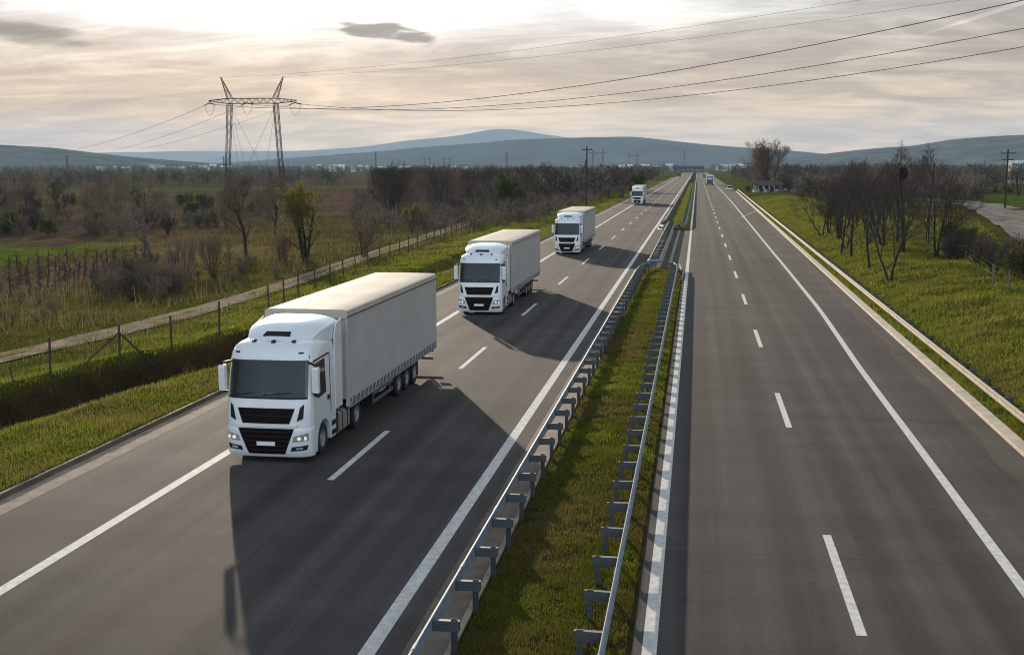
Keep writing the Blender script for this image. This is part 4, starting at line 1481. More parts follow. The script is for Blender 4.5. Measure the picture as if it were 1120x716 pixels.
def gen_tree(seed, H, r0, stems=1, first=0.28, spread=0.75, n1=8, n2=5, n3=5, n4=4, up=0.25, twig_r=0.012, leaves=0, leaf_size=0.09, shrub=False, crook=0.16, flat=1.0):
    """returns (wood, twigs, leaf) mesh builders"""
    rnd = random.Random(seed)
    wood, twig, leaf = MB(), MB(), MB()
    tv, tf = [], []

    def branch(p, d, L, r, lev):
        segs = 6 if lev == 0 else (4 if lev == 1 else (3 if lev == 2 else 2))
        pts, rad = [p.copy()], [r]
        q, dd = p.copy(), d.copy()
        for k in range(segs):
            j = Vector((rnd.gauss(0, 1), rnd.gauss(0, 1), rnd.gauss(0, 0.7))) * (crook * (0.5 if lev == 0 else 1.0))
            dd = (dd + j + Vector((0, 0, up * (0.25 if lev else 0.05)))).normalized()
            q = q + dd * (L / segs)
            pts.append(q.copy())
            rad.append(max(r * (1 - (k + 1) / segs * (0.72 if lev < 3 else 0.8)), 0.004))
        if lev <= 1:
            wood.tube(pts, rad, 7 if lev == 0 else 5, cap=False)
        elif lev == 2:
            twig.tube(pts, rad, 4, cap=False)
        elif lev == 3:
            twig.tube(pts, rad, 3, cap=False)
        else:
            twig.tube(pts, rad, 3, cap=False)
        nch = (n1, n2, n3, n4, 0)[lev]
        if nch == 0 or lev >= 4:
            if leaves:
                for _ in range(leaves):
                    c = pts[-1] + Vector((rnd.gauss(0, 1), rnd.gauss(0, 1), rnd.gauss(0, 1))) * leaf_size * 1.6
                    a = Vector((rnd.gauss(0, 1), rnd.gauss(0, 1), rnd.gauss(0, 1))).normalized() * leaf_size
                    b = a.cross(Vector((rnd.gauss(0, 1), rnd.gauss(0, 1), rnd.gauss(0, 1)))).normalized() * leaf_size * 0.6
                    leaf.add([c - a, c + b, c + a, c - b], [(0, 1, 2, 3)])
            return
        f0 = first if lev == 0 else 0.25
        for c in range(nch):
            t = f0 + (1 - f0) * ((c + rnd.random()) / nch)
            t = min(t, 0.999)
            i = min(int(t * segs), segs - 1)
            u = t * segs - i
            pos = pts[i].lerp(pts[i + 1], u)
            dloc = (pts[i + 1] - pts[i]).normalized()
            ax = dloc.cross(Vector((rnd.gauss(0, 1), rnd.gauss(0, 1), rnd.gauss(0, 1)))).normalized()
            ang = spread * (0.65 + 0.6 * rnd.random())
            nd = rot_about(dloc, ax, ang)
            nd = (nd + Vector((0, 0, up))).normalized()
            if lev == 0:
                Lc = H * (0.46 - 0.26 * (t - f0) / (1 - f0)) * (0.75 + 0.5 * rnd.random()) * flat
            else:
                Lc = L * (0.58 - 0.16 * t) * (0.7 + 0.6 * rnd.random())
            rc = max(rad[i] * (0.55 if lev else 0.5), twig_r * (1.5 if lev < 2 else 1.0))
            if lev >= 2:
                rc = twig_r * (1.25 if lev == 2 else 0.85)
            branch(pos, nd, Lc, rc, lev + 1)

    for s in range(stems):
        if stems == 1:
            branch(Vector((0, 0, -0.15)), Vector((rnd.gauss(0, 0.05), rnd.gauss(0, 0.05), 1)).normalized(), H * 0.78, r0, 0)
        else:
            a = 2 * math.pi * (s + rnd.random() * 0.6) / stems
            ln = (0.22 if not shrub else 0.42) * (0.5 + rnd.random())
            branch(Vector((math.cos(a) * r0 * 0.8, math.sin(a) * r0 * 0.8, -0.15)), Vector((math.cos(a) * ln, math.sin(a) * ln, 1)).normalized(), H * (0.62 + 0.22 * rnd.random()), r0 * (0.7 + 0.3 * rnd.random()), 0)
    return wood, twig, leaf


def tree_proto(name, bark, twigm, leafm=None, **kw):
    w, t, l = gen_tree(**kw)
    root = empty(name)
    w.build('trunk', bark, root, smooth=True)
    cr = t.build('crown', twigm, root, smooth=True)
    if l.v and leafm:
        l.build('foliage', leafm, root)
    return root


HIDE = []


def proto_group(items):
    return [tree_proto(*a, **k) for a, k in items]


B, BB, BG = M['bark'], M['bark_brown'], M['bark_grey']
DARK = proto_group([(('bare_tree', B, M['twig_dark']), dict(seed=11, H=9, r0=0.16, stems=1, first=0.2, spread=0.74, n1=9, n2=7, n3=6, n4=4, up=0.22, twig_r=0.0085, flat=0.85)),
                    (('bare_tree', B, M['twig_dark']), dict(seed=12, H=8.4, r0=0.13, stems=2, first=0.2, spread=0.74, n1=7, n2=6, n3=6, n4=4, up=0.22, twig_r=0.0085, flat=0.85)),
                    (('bare_tree', B, M['twig_dark']), dict(seed=13, H=7.6, r0=0.12, stems=3, first=0.2, spread=0.74, n1=6, n2=6, n3=6, n4=4, up=0.22, twig_r=0.0085, flat=0.85)),
                    (('bare_tree', B, M['twig_dark']), dict(seed=14, H=8.8, r0=0.14, stems=1, first=0.2, spread=0.74, n1=10, n2=6, n3=6, n4=4, up=0.22, twig_r=0.0085, flat=0.85))])
BROWN = proto_group([(('scrub_tree', BB, M['twig_brown']), dict(seed=21, H=9, r0=0.17, stems=1, first=0.18, spread=0.75, n1=10, n2=7, n3=6, n4=4, up=0.22, twig_r=0.012)),
                     (('scrub_tree', BB, M['twig_brown']), dict(seed=22, H=8.2, r0=0.13, stems=3, first=0.15, spread=0.7, n1=6, n2=6, n3=6, n4=4, up=0.26, twig_r=0.012)),
                     (('scrub_tree', B, M['twig_dark']), dict(seed=23, H=9.4, r0=0.16, stems=2, first=0.2, spread=0.7, n1=8, n2=6, n3=6, n4=4, up=0.26, twig_r=0.012)),
                     (('scrub_tree', BG, M['twig_grey']), dict(seed=24, H=8.0, r0=0.15, stems=2, first=0.15, spread=0.8, n1=7, n2=6, n3=6, n4=4, up=0.2, twig_r=0.012))])
BUSH = proto_group([(('scrub_bush', BB, M['twig_brown']), dict(seed=31, H=3.0, r0=0.05, stems=9, first=0.1, spread=0.6, n1=5, n2=4, n3=3, n4=0, up=0.15, twig_r=0.012, shrub=True)),
                    (('scrub_bush', BG, M['twig_grey']), dict(seed=32, H=2.6, r0=0.04, stems=10, first=0.1, spread=0.65, n1=5, n2=4, n3=3, n4=0, up=0.12, twig_r=0.012, shrub=True)),
                    (('scrub_bush', B, M['twig_dark']), dict(seed=33, H=2.8, r0=0.05, stems=9, first=0.1, spread=0.7, n1=5, n2=4, n3=4, n4=0, up=0.1, twig_r=0.012, shrub=True)),
                    (('scrub_bush', BB, M['twig_brown'], M['leaf_g']), dict(seed=34, H=2.4, r0=0.04, stems=8, first=0.1, spread=0.7, n1=5, n2=4, n3=3, n4=2, up=0.1, twig_r=0.01, shrub=True, leaves=2, leaf_size=0.09)),
                    (('scrub_bush', BB, M['twig_straw']), dict(seed=35, H=2.4, r0=0.04, stems=10, first=0.1, spread=0.5, n1=5, n2=4, n3=3, n4=0, up=0.25, twig_r=0.011, shrub=True))])
LEAFY = proto_group([(('budding_tree', B, M['twig_brown'], M['leaf_yg']), dict(seed=41, H=7.5, r0=0.2, stems=4, first=0.2, spread=0.7, n1=6, n2=4, n3=4, n4=3, up=0.2, twig_r=0.015, leaves=3, leaf_size=0.11)),
                     (('budding_tree', B, M['twig_brown'], M['leaf_yg']), dict(seed=42, H=5.0, r0=0.1, stems=2, first=0.2, spread=0.6, n1=6, n2=4, n3=4, n4=3, up=0.3, twig_r=0.012, leaves=3, leaf_size=0.09)),
                     (('budding_tree', B, M['twig_dark'], M['leaf_g']), dict(seed=43, H=7.5, r0=0.16, stems=2, first=0.16, spread=0.75, n1=8, n2=5, n3=4, n4=3, up=0.15, twig_r=0.015, leaves=4, leaf_size=0.16))])
WILLOW = tree_proto('pale_shrub', BB, M['twig_straw'], seed=51, H=4.6, r0=0.07, stems=8, first=0.15, spread=0.42, n1=7, n2=5, n3=4, n4=2, up=0.4, twig_r=0.011, shrub=True)
RED = tree_proto('young_tree', BB, M['twig_grey'], seed=52, H=4.2, r0=0.06, stems=6, first=0.2, spread=0.42, n1=6, n2=5, n3=4, n4=2, up=0.4, twig_r=0.011, shrub=True)
BIG = tree_proto('old_tree', BG, M['twig_grey'], seed=53, H=10.5, r0=0.26, stems=1, first=0.22, spread=0.85, n1=11, n2=6, n3=6, n4=4, up=0.18, twig_r=0.013, flat=1.1)
ROUND = tree_proto('round_tree', B, M['twig_brown'], seed=54, H=8.0, r0=0.22, stems=1, first=0.25, spread=0.7, n1=11, n2=6, n3=6, n4=4, up=0.22, twig_r=0.014)
HOUSE_T = tree_proto('tall_tree', B, M['twig_brown'], M['leaf_b'], seed=58, H=17, r0=0.42, stems=4, first=0.2, spread=0.72, n1=9, n2=6, n3=6, n4=4, up=0.2, twig_r=0.026, leaves=1, leaf_size=0.16)

used = set()
rl = random.Random(77)


def place(proto, X, Y, label=None, cat='tree', group=None, s=1.0, rz=None, rnd=random, lean=0.045):
    o = proto if proto.name not in used else copy_tree(proto)
    used.add(o.name)
    o.location = (X, Y, float(zt(X, Y)))
    o.rotation_euler = (rl.gauss(0, lean), rl.gauss(0, lean), rnd.random() * 6.28 if rz is None else rz)
    o.scale = (s, s, s * (0.92 + 0.16 * rnd.random()))
    for k in ('label', 'category', 'group'):
        if k in o:
            del o[k]
    tag(o, label, cat, group)
    return o


def near_road(X, Y, pad=0.0):
    if -19.5 < X < kx(Y) + 2:
        return True
    for P, w in ROADS:
        if np.min(np.hypot(P[:, 0] - X, P[:, 1] - Y)) < w + pad:
            return True
    return False


rr = random.Random(7)
# -- single trees and shrubs one can point to beyond the truck carriageway
X, Y = ground_at(166, 286)
place(BIG, X, Y, 'large wide bare grey tree at the end of the row of vine stakes', s=0.98, rz=1.0)
X, Y = ground_at(199, 311)
place(RED, X, Y, 'slender reddish-grey young tree just in front of the dry straw field', s=1.0)
X, Y = ground_at(233, 303)
place(WILLOW, X, Y, 'pale straw-coloured upright shrub standing alone on the grass', 'shrub', s=1.0)
X, Y = ground_at(269, 279)
place(ROUND, X, Y, 'round-crowned dark bare tree in front of one pylon leg', s=1.0)
X, Y = ground_at(333, 284)
place(LEAFY[0], X, Y, 'many-stemmed tree with a fresh yellow-green crown near the dirt track', s=1.05)
X, Y = ground_at(312, 284)
place(WILLOW, X, Y, 'small pale twiggy shrub beside the yellow-green tree', 'shrub', s=0.62)
X, Y = ground_at(398, 281)
place(BUSH[0], X, Y, 'spreading brown bush close to the bend of the dirt track', 'bush', s=1.5)
X, Y = ground_at(451, 256)
place(LEAFY[1], X, Y, 'small slim tree with pale new leaves in front of the brown wood', s=0.95)
X, Y = ground_at(556, 232)
place(LEAFY[2], X, Y, 'bushy dark green tree at the edge of the brown wood behind the third truck', s=1.1)
X, Y = ground_at(425, 250)
place(BUSH[1], X, Y, 'low grey thorn bush before the brown wood', 'bush', s=1.4)
X, Y = ground_at(300, 255)
place(ROUND, X, Y, 'dark bare tree hiding the foot of the second pylon leg', s=0.95)
X, Y = ground_at(62, 226)
place(LEAFY[1], X, Y, 'isolated pale round shrub in the far meadow', 'shrub', s=1.3)

# -- trees on the grass bank
bank = [(973.5, 307, 1, 1.0, 'twin-trunked black bare tree standing lowest on the grass bank'),
        (951, 293.5, 3, 0.95, 'dark bare tree with two stems leaning together on the grass bank'),
        (931, 281, 0, 0.92, 'slim straight black bare tree in the middle of the first bank group'),
        (920, 277, 3, 0.86, 'thin bare tree on the open edge of the first bank group'),
        (925.5, 273, 1, 0.88, 'thin bare tree half hidden behind the slim straight one on the bank'),
        (988, 275, 0, 1.15, 'stout dark bare tree carrying the round nest'),
        (966, 270, 2, 1.1, 'many-stemmed dark bare tree behind the twin-trunked one'),
        (1025.5, 281, 1, 1.0, 'dark bare tree nearest the thorny brush on the bank'.replace('nearest', 'beside')),
        (1039, 280, 2, 0.8, 'low thin-stemmed bare tree between the fence and the thorny brush')]
nest_at = None
for x, y, k, s, lab in bank:
    X, Y = ground_at(x, y)
    o = place(DARK[k], X, Y, lab, s=s, rnd=rr)
    if 'nest' in lab:
        nest_at = (X, Y)
for k in range(17):
    t = rr.random()
    x, y = 895 + 150 * t, 268 - 30 * rr.random() ** 1.5
    if x < 930:
        y = min(y, 262)
    X, Y = ground_at(x, y)
    if near_road(X, Y, 1.0):
        continue
    place(DARK[rr.randrange(4)], X, Y, 'black bare tree in the thicket on top of the grass bank', group='bare trees in the bank-top thicket', s=0.6 + 0.45 * rr.random(), rnd=rr, lean=0.09)
for k in range(26):
    x, y = 1030 + 110 * rr.random(), 262 + 42 * rr.random()
    if y > 262 + (x - 1030) * 0.55 + 20 or y < 262 + (x - 1030) * 0.28:
        continue
    X, Y = ground_at(x, y)
    if near_road(X, Y, 0.5):
        continue
    place(BUSH[(2, 3, 2, 0)[rr.randrange(4)]], X, Y, 'tangled dark thorn bush on the bank between fence and local road', 'bush', 'thorn bushes beside the local road', s=0.6 + 0.35 * rr.random(), rnd=rr)
# nest
mb = MB()
rn = random.Random(3)
for k in range(520):
    d = Vector((rn.gauss(0, 1), rn.gauss(0, 1), rn.gauss(0, 1))).normalized()
    c = d * (0.42 * rn.random() ** 0.5)
    c.z *= 1.25
    t = d.cross(Vector((rn.gauss(0, 1), rn.gauss(0, 1), rn.gauss(0, 1)))).normalized() * 0.17
    mb.tube([c - t, c + d * 0.04, c + t], 0.014, 3, cap=False)
X, Z = at_y(987, 190, nest_at[1])
o = mb.build('bird_nest', M['nest'], loc=(X, nest_at[1], Z))
tag(o, 'round black nest of twigs in the top of a bare tree', 'nest')


def scatter(n, px, py, protos, label, group, smin, smax, cat='tree', pad=1.0, ypow=1.0, keep=None):
    c = 0
    tries = 0
    while c < n and tries < n * 8:
        tries += 1
        x = px[0] + (px[1] - px[0]) * rr.random()
        y = py[0] + (py[1] - py[0]) * rr.random() ** ypow
        if keep and not keep(x, y):
            continue
        X, Y = at_z(x, y, -1.6 if x < 760 else 0.8)
        if near_road(X, Y, pad):
            continue
        place(protos[rr.randrange(len(protos))], X, Y, label, cat, group, smin + (smax - smin) * rr.random(), rnd=rr)
        c += 1


# -- the brown wood between the dirt track and the plain
scatter(165, (372, 690), (196, 250), BROWN + [BROWN[0], BROWN[2]], 'bare brown tree in the dense wood beyond the dirt track', 'bare trees of the dense brown wood', 0.8, 1.15,
        ypow=1.6, keep=lambda x, y: y < 252 - (x - 372) * 0.115 and x > 412)
scatter(34, (470, 700), (200, 248), BUSH[:4], 'brown undergrowth bush at the edge of the dense wood', 'bushes along the edge of the brown wood', 0.9, 1.6, 'bush',
        keep=lambda x, y: 226 - (x - 470) * 0.1 < y < 250 - (x - 470) * 0.12)
scatter(6, (600, 720), (205, 222), [LEAFY[2], LEAFY[0]], 'greenish budding tree scattered along the edge of the brown wood', 'budding trees along the wood edge', 0.7, 1.0)
# -- scattered scrub on the plain
scatter(80, (-30, 370), (192, 252), BROWN, 'bare scrub tree scattered over the brown plain in front of the town', 'bare scrub trees of the plain', 0.55, 0.95, ypow=1.5, keep=lambda x, y: not (150 < x < 235 and y > 235) and not (325 < x and y > 200) and not (x < 250 and 199 < y < 224))
scatter(100, (-30, 372), (212, 264), BUSH[:4], 'brown bush in the scrub belt beyond the crop field', 'bushes of the scrub belt', 0.8, 1.5, 'bush', keep=lambda x, y: not (x > 250 and y > 240) and y < 258 - 0.05 * x + 8 and not (x > 335) and not (x < 240 and y < 219))
scatter(34, (85, 205), (296, 338), [BUSH[0], BUSH[1], BUSH[2]], 'leafless dark brush in the corner between the vine rows and the dirt track', 'dark brush beside the vine rows', 0.55, 0.95, 'bush', keep=lambda x, y: y > 322 - (x - 85) * 0.28, pad=0.6)
scatter(16, (-10, 90), (318, 372), [BUSH[4], BUSH[1]], 'thin dry weed bush on the rough grass before the vine rows', 'dry weed bushes on the rough grass', 0.25, 0.5, 'bush', pad=0.6)
scatter(14, (200, 330), (290, 330), [BUSH[1], BUSH[0], BUSH[4]], 'low dry bush on the rough grass beside the dirt track', 'low bushes beside the dirt track', 0.3, 0.6, 'bush', pad=0.8)
# -- woods beyond the grass bank and local road
scatter(42, (868, 1130), (190, 206), DARK + BROWN[:3], 'bare tree in the dark wood beyond the local road', 'bare trees of the wood beyond the local road', 0.75, 1.05, pad=1.0)
X, Y = ground_at(1114, 214)
place(DARK[2], X, Y, 'tall thin bare tree on the verge across the local road', s=1.5)
scatter(9, (1062, 1112), (206, 212), [LEAFY[1], BUSH[3]], 'low green bush on the verge across the local road', 'green bushes across the local road', 0.6, 0.9, 'bush')

# -- vine stakes
mb = MB()
mb.tube([(0, 0, -0.1), (0.02, 0, 0.7), (0.0, 0.03, 1.45)], [0.05, 0.045, 0.04], 5)
for k in range(7):
    a = k * 0.9
    mb.tube([(0, 0, 0.3 + 0.12 * k), (0.25 * math.cos(a), 0.25 * math.sin(a), 0.5 + 0.12 * k), (0.5 * math.cos(a + 0.6), 0.5 * math.sin(a + 0.6), 0.38 + 0.1 * k)], [0.03, 0.024, 0.016], 4)
stake = mb.build('vine_stake', M['wood'])
first = True
for row in range(7):
    for k in range(16):
        x = 8 + k * 10.5 + rr.random() * 5
        y = 326 - row * 5.6 - k * 1.05 + rr.random() * 1.5
        if x > 165 or rr.random() < 0.1:
            continue
        X, Y = at_z(x, y, -1.45)
        o = stake if first else stake.copy()
        if not first:
            COL.objects.link(o)
        first = False
        o.location = (X, Y, float(zt(X, Y)))
        o.rotation_euler = (rr.gauss(0, 0.06), rr.gauss(0, 0.06), rr.random() * 6)
        o.scale = (1, 1, 0.75 + 0.4 * rr.random())
        tag(o, 'weathered stake with a withered vine in the old vineyard', 'vine stake', 'vine stakes in the old vineyard')

# leftover proto trees that were never placed
for pr in DARK + BROWN + BUSH + LEAFY + [WILLOW, RED, BIG, ROUND, HOUSE_T]:
    if pr.name not in used and pr is not HOUSE_T:
        for ch in list(pr.children):
            bpy.data.objects.remove(ch)
        bpy.data.objects.remove(pr)


# -- far woods: one mass of crowns
def far_wood(name, n, sampler, hmin, hmax, mats, seed, spikes=90):
    rs = np.random.RandomState(seed)
    X, Y = sampler(rs, n)
    ok = np.ones(n, bool)
    ok &= ~((X > -24) & (X < kx(Y) + 8))
    X, Y = X[ok], Y[ok]
    n = len(X)
    H = hmin + (hmax - hmin) * rs.rand(n)
    Z = zt(X, Y)
    c = rs.normal(size=(n, spikes, 3))
    c /= np.linalg.norm(c, axis=2, keepdims=True)
    rad = rs.rand(n, spikes, 1) ** 0.4
    P = c * rad * np.stack([H * 0.36, H * 0.36, H * 0.44], -1)[:, None, :]
    P[:, :, 2] += (H * 0.56)[:, None]
    P[:, :, 0] += X[:, None]
    P[:, :, 1] += Y[:, None]
    P[:, :, 2] += Z[:, None]
    d = c + rs.normal(size=c.shape) * 0.5
    d[:, :, 2] += 0.5
    d /= np.linalg.norm(d, axis=2, keepdims=True)
    L = (H * 0.2)[:, None, None]
    side = np.cross(d, rs.normal(size=c.shape))
    side /= np.linalg.norm(side, axis=2, keepdims=True) + 1e-9
    V = np.stack([P - d * L * 0.5 - side * L * 0.09, P - d * L * 0.5 + side * L * 0.09, P + d * L * 0.5], 2).reshape(-1, 3)
    nt_ = n * spikes
    T = np.arange(nt_ * 3).reshape(-1, 3)
    mi = np.repeat(rs.randint(0, len(mats), n), spikes)
    # stems
    w = H * 0.02
    sv = np.stack([np.stack([X - w, Y, Z], -1), np.stack([X + w, Y, Z], -1), np.stack([X, Y, Z + H * 0.8], -1)], 1).reshape(-1, 3)
    T2 = np.arange(n * 3).reshape(-1, 3) + len(V)
    V = np.concatenate([V, sv])
    T = np.concatenate([T, T2])
    mi = np.concatenate([mi, np.zeros(n, int)])
    o = np_mesh(name, V, T, mats, mat_idx=mi)
    o['kind'] = 'stuff'
    return o


def polar(x0, x1, y0, y1, p=1.0):
    def f(rs, n):
        xs = x0 + (x1 - x0) * rs.rand(n)
        Y = y0 * (y1 / y0) ** (rs.rand(n) ** p)
        return (xs - 763) / F_PX * Y * 1.0, Y
    return f


WM = [M['twig_dark'], M['twig_brown'], M['twig_dark']]
far_wood('far_woods', 1100, polar(405, 745, 300, 1500), 6, 10, WM, 1)
far_wood('far_woods', 800, polar(-60, 372, 560, 2200), 4, 8.5, WM + [M['leaf_g']], 2)
far_wood('far_woods', 700, polar(800, 1180, 430, 1800), 6, 10.5, WM, 3)
far_wood('far_woods', 380, polar(868, 1060, 290, 430), 4, 6.5, [M['twig_dark'], M['twig_brown'], M['twig_grey']], 4, 120)
far_wood('far_woods', 1700, polar(-80, 1200, 1300, 3000), 6, 13, [M['twig_dark'], M['leaf_g']], 5, 60)
far_wood('undergrowth', 1500, polar(380, 700, 175, 400), 1.5, 3.4, [M['twig_brown'], M['twig_dark'], M['twig_grey']], 6, 60)
far_wood('undergrowth', 1000, polar(-60, 372, 175, 520), 0.6, 1.8, [M['twig_brown'], M['twig_grey'], M['twig_straw'], M['leaf_g']], 7, 50)

# ------------------------------------------------------------------ fences


def wire_fence(name, label, pts, h, r, mat, brace_at=(), nw=4):
    root = empty(name, (pts[0][0], pts[0][1], float(zt(*pts[0]))))
    tag(root, label, 'fence')
    off = root.location.copy()
    prev = None
    wires = MB()
    pm = MB()
    pm.tube([(0, 0, -0.2), (0, 0, h)], [r, r * 0.9], 7)
    proto = None
    for k, (x, y) in enumerate(pts):
        z = float(zt(x, y))
        if proto is None:
            po = pm.build('post', mat, root, smooth=40)
            proto = po
        else:
            po = proto.copy()
            COL.objects.link(po)
            po.parent = root
        po.location = (x - off.x, y - off.y, z - off.z)
        po.rotation_euler = (rr.gauss(0, 0.03), rr.gauss(0, 0.03), 0)
        if k in brace_at:
            for dx, dy in ((-0.9, -1.6), (0.9, 1.6)):
                zz = float(zt(x + dx, y + dy)) - z
                b_ = MB()
                b_.tube([(0, 0, h * 0.78), (dx, dy, zz - 0.1)], r * 0.75, 6)
                b_.build('brace', mat, po, smooth=40)
        if prev:
            for w in range(nw):
                hh = h * (0.2 + 0.75 * w / (nw - 1))
                a = (prev[0] - off.x, prev[1] - off.y, prev[2] + hh - off.z)
                c = (x - off.x, y - off.y, z + hh - off.z)
                m_ = tuple((p + q) / 2 - (0.03 if i == 2 else 0) for i, (p, q) in enumerate(zip(a, c)))
                wires.tube([a, m_, c], 0.004, 3, cap=False)
        prev = (x, y, z)
    wires.build('wire', M['wire'], root)
    return root


fp = [(-30.6, 34.5), (-29.6, 41.5)] + [ground_at(55, 413), ground_at(131, 394), ground_at(188, 383), ground_at(240, 365)]
base = [(-26.6, 72), (-27.4, 80), (-28.2, 90), (-29, 100), (-29.6, 110), (-30.4, 125), (-31.3, 142), (-32.2, 160), (-33.6, 185), (-35, 210), (-37, 240)]
for a, b in zip(base[:-1], base[1:]):
    n = max(1, int(round((b[1] - a[1]) / 5.0)))
    fp += [(a[0] + (b[0] - a[0]) * k / n, a[1] + (b[1] - a[1]) * k / n) for k in range(n)]
wire_fence('wire_fence', 'thin wire fence on weathered posts with one braced post along the dirt track', fp, 1.75, 0.055, M['wood'], (3,))
# a broken leaning stick beside it
X, Y = ground_at(17, 424)
mb = MB()
mb.tube([(0, 0, -0.1), (-0.25, 0.05, 0.85)], 0.035, 6)
o = mb.build('leaning_stake', M['wood'], loc=(X, Y, float(zt(X, Y))))
tag(o, 'broken stake leaning over the grass above the dark ditch', 'stake')
rp = [(18.2, 64), (18.6, 70), ground_at(1103, 318), ground_at(1085, 310)]
rp += [(19.6 + (30 - 19.6) * k / 36, 92 + (330 - 92) * k / 36) for k in range(37)]
wire_fence('wire_fence', 'wire fence with pale posts along the top of the grass bank', rp, 1.25, 0.05, M['galv_dull'])


# ------------------------------------------------------------------ pylons, poles, cables
def lattice_mast(mb, p0, p1, w0, w1, n, r, diag=True):
    p0, p1 = Vector(p0), Vector(p1)
    ax = (p1 - p0).normalized()
    u = ax.cross(Vector((0, 1, 0))).normalized()
    v = ax.cross(u)
    cs = [(-1, -1), (1, -1), (1, 1), (-1, 1)]

    def c(t, k):
        w = w0 + (w1 - w0) * t
        return p0.lerp(p1, t) + u * cs[k][0] * w / 2 + v * cs[k][1] * w / 2
    for k in range(4):
        mb.tube([c(0, k), c(1, k)], r, 4)
    for i in range(n):
        t0, t1 = i / n, (i + 1) / n
        for k in range(4):
            k2 = (k + 1) % 4
            mb.tube([c(t0, k), c(t1, k2)] if (i + k) % 2 else [c(t0, k2), c(t1, k)], r * 0.62, 3)
            mb.tube([c(t1, k), c(t1, k2)], r * 0.5, 3)


def hpylon(label, X, Y, s=1.0, mat=None, r=0.082, detail=True, group=None):
    mat = mat or M['lattice']
    z0 = float(zt(X, Y))
    root = empty('lattice_pylon', (X, Y, z0))
    tag(root, label, 'pylon', group)
    hz = 26.2 * s          # crossarm height
    for sx in (-1, 1):
        mb = MB()
        lattice_mast(mb, (sx * 7.6 * s, 0, 0), (sx * 6.0 * s, 0, hz - 0.4 * s), 0.9 * s, 1.15 * s, 22 if detail else 9, r)
        mb.build('leg', mat, root)
        mb = MB()
        lattice_mast(mb, (sx * 5.9 * s, 0, hz + 0.9 * s), (sx * 8.1 * s, 0, hz + 6.3 * s), 1.2 * s, 0.12 * s, 6 if detail else 3, r * 0.85)
        mb.build('earth_peak', mat, root)
    mb = MB()
    hw = 11.4 * s
    xs = np.linspace(-hw, hw, 25 if detail else 11)

    def half(x):
        t = min(1.0, max(0, (abs(x) - 6.6 * s) / (4.8 * s)))
        return 0.62 * s * (1 - 0.82 * t)
    for sy in (-1, 1):
        for sz in (-1, 1):
            mb.tube([(x, sy * 0.5 * s * (1 - 0.6 * max(0, abs(x) / s - 6.6) / 4.8), hz + 0.35 * s + sz * half(x)) for x in xs], r, 4)
        for i in range(len(xs) - 1):
            a, b = xs[i], xs[i + 1]
            q = sy * 0.5 * s
            za, zb = (1, -1) if i % 2 else (-1, 1)
            mb.tube([(a, q * (1 - 0.6 * max(0, abs(a) / s - 6.6) / 4.8), hz + 0.35 * s + za * half(a)), (b, q * (1 - 0.6 * max(0, abs(b) / s - 6.6) / 4.8), hz + 0.35 * s + zb * half(b))], r * 0.7, 3)
    mb.build('crossarm', mat, root)
    if detail:
        mb = MB()
        for sx in (-1, 1):
            mb.tube([(sx * 6.0 * s, 0.1 * sx, hz - 0.6), (-sx * 5.9 * s, 0.1 * sx, 2.0)], 0.035, 4)
            mb.tube([(sx * 6.0 * s, 0, hz - 0.6), (sx * 3.0 * s, 9.0, 0.5)], 0.03, 4)
            mb.tube([(sx * 6.0 * s, 0, hz - 0.6), (sx * 2.2 * s, -3.0, 0.5)], 0.03, 4)
        mb.build('guy_wire', M['cable'], root)
    return root, hz, z0


PX, PY = -112.6, 297.0
pyl, hz, pz = hpylon('big two-legged rusty lattice pylon with flared peaks rising over the scrub', PX, PY)
pyl.rotation_euler = (0, 0, R(4))
arms = [-11.4, -1.6, 10.9]
zc = pz + hz + 0.1
# insulator strings and slack jumper loops are parts of the pylon
for ax_ in arms:
    for s_ in (-1, 1):
        mb = MB()
        d = Vector((-0.62, 0.78, -0.12)) if s_ < 0 else Vector((0.7, -0.7, -0.14))
        p0 = Vector((ax_, 0, hz - 0.15))
        pts = [p0 + d * t for t in np.linspace(0.2, 3.2, 13)]
        mb.tube(pts, [0.10 if i % 2 else 0.17 for i in range(13)], 6)
        mb.build('insulator', M['insul'], pyl, smooth=True)
    mb = MB()
    a = Vector((ax_, 0, hz - 0.15)) + Vector((-0.62, 0.78, -0.12)) * 3.3
    b = Vector((ax_, 0, hz - 0.15)) + Vector((0.7, -0.7, -0.14)) * 3.3
    mb.tube([a.lerp(b, t) + Vector((0, 0, -3.2 * 4 * t * (1 - t) * (0.85))) for t in np.linspace(0, 1, 13)], 0.045, 4)
    mb.build('jumper_loop', M['cable'], pyl, smooth=True)


def cable(label, P0, P1, sag, r, n=28, tmax=1.0):
    mb = MB()
    P0, P1 = Vector(P0), Vector(P1)
    pts = [P0.lerp(P1, t) + Vector((0, 0, -4 * sag * t * (1 - t))) for t in np.linspace(0, tmax, n)]
    mb.tube([p - pts[0] for p in pts], r, 4)
    o = mb.build('power_cable', M['cable'], loc=pts[0], smooth=True)
    tag(o, label, 'power cable', 'power cables of the pylon line')
    return o


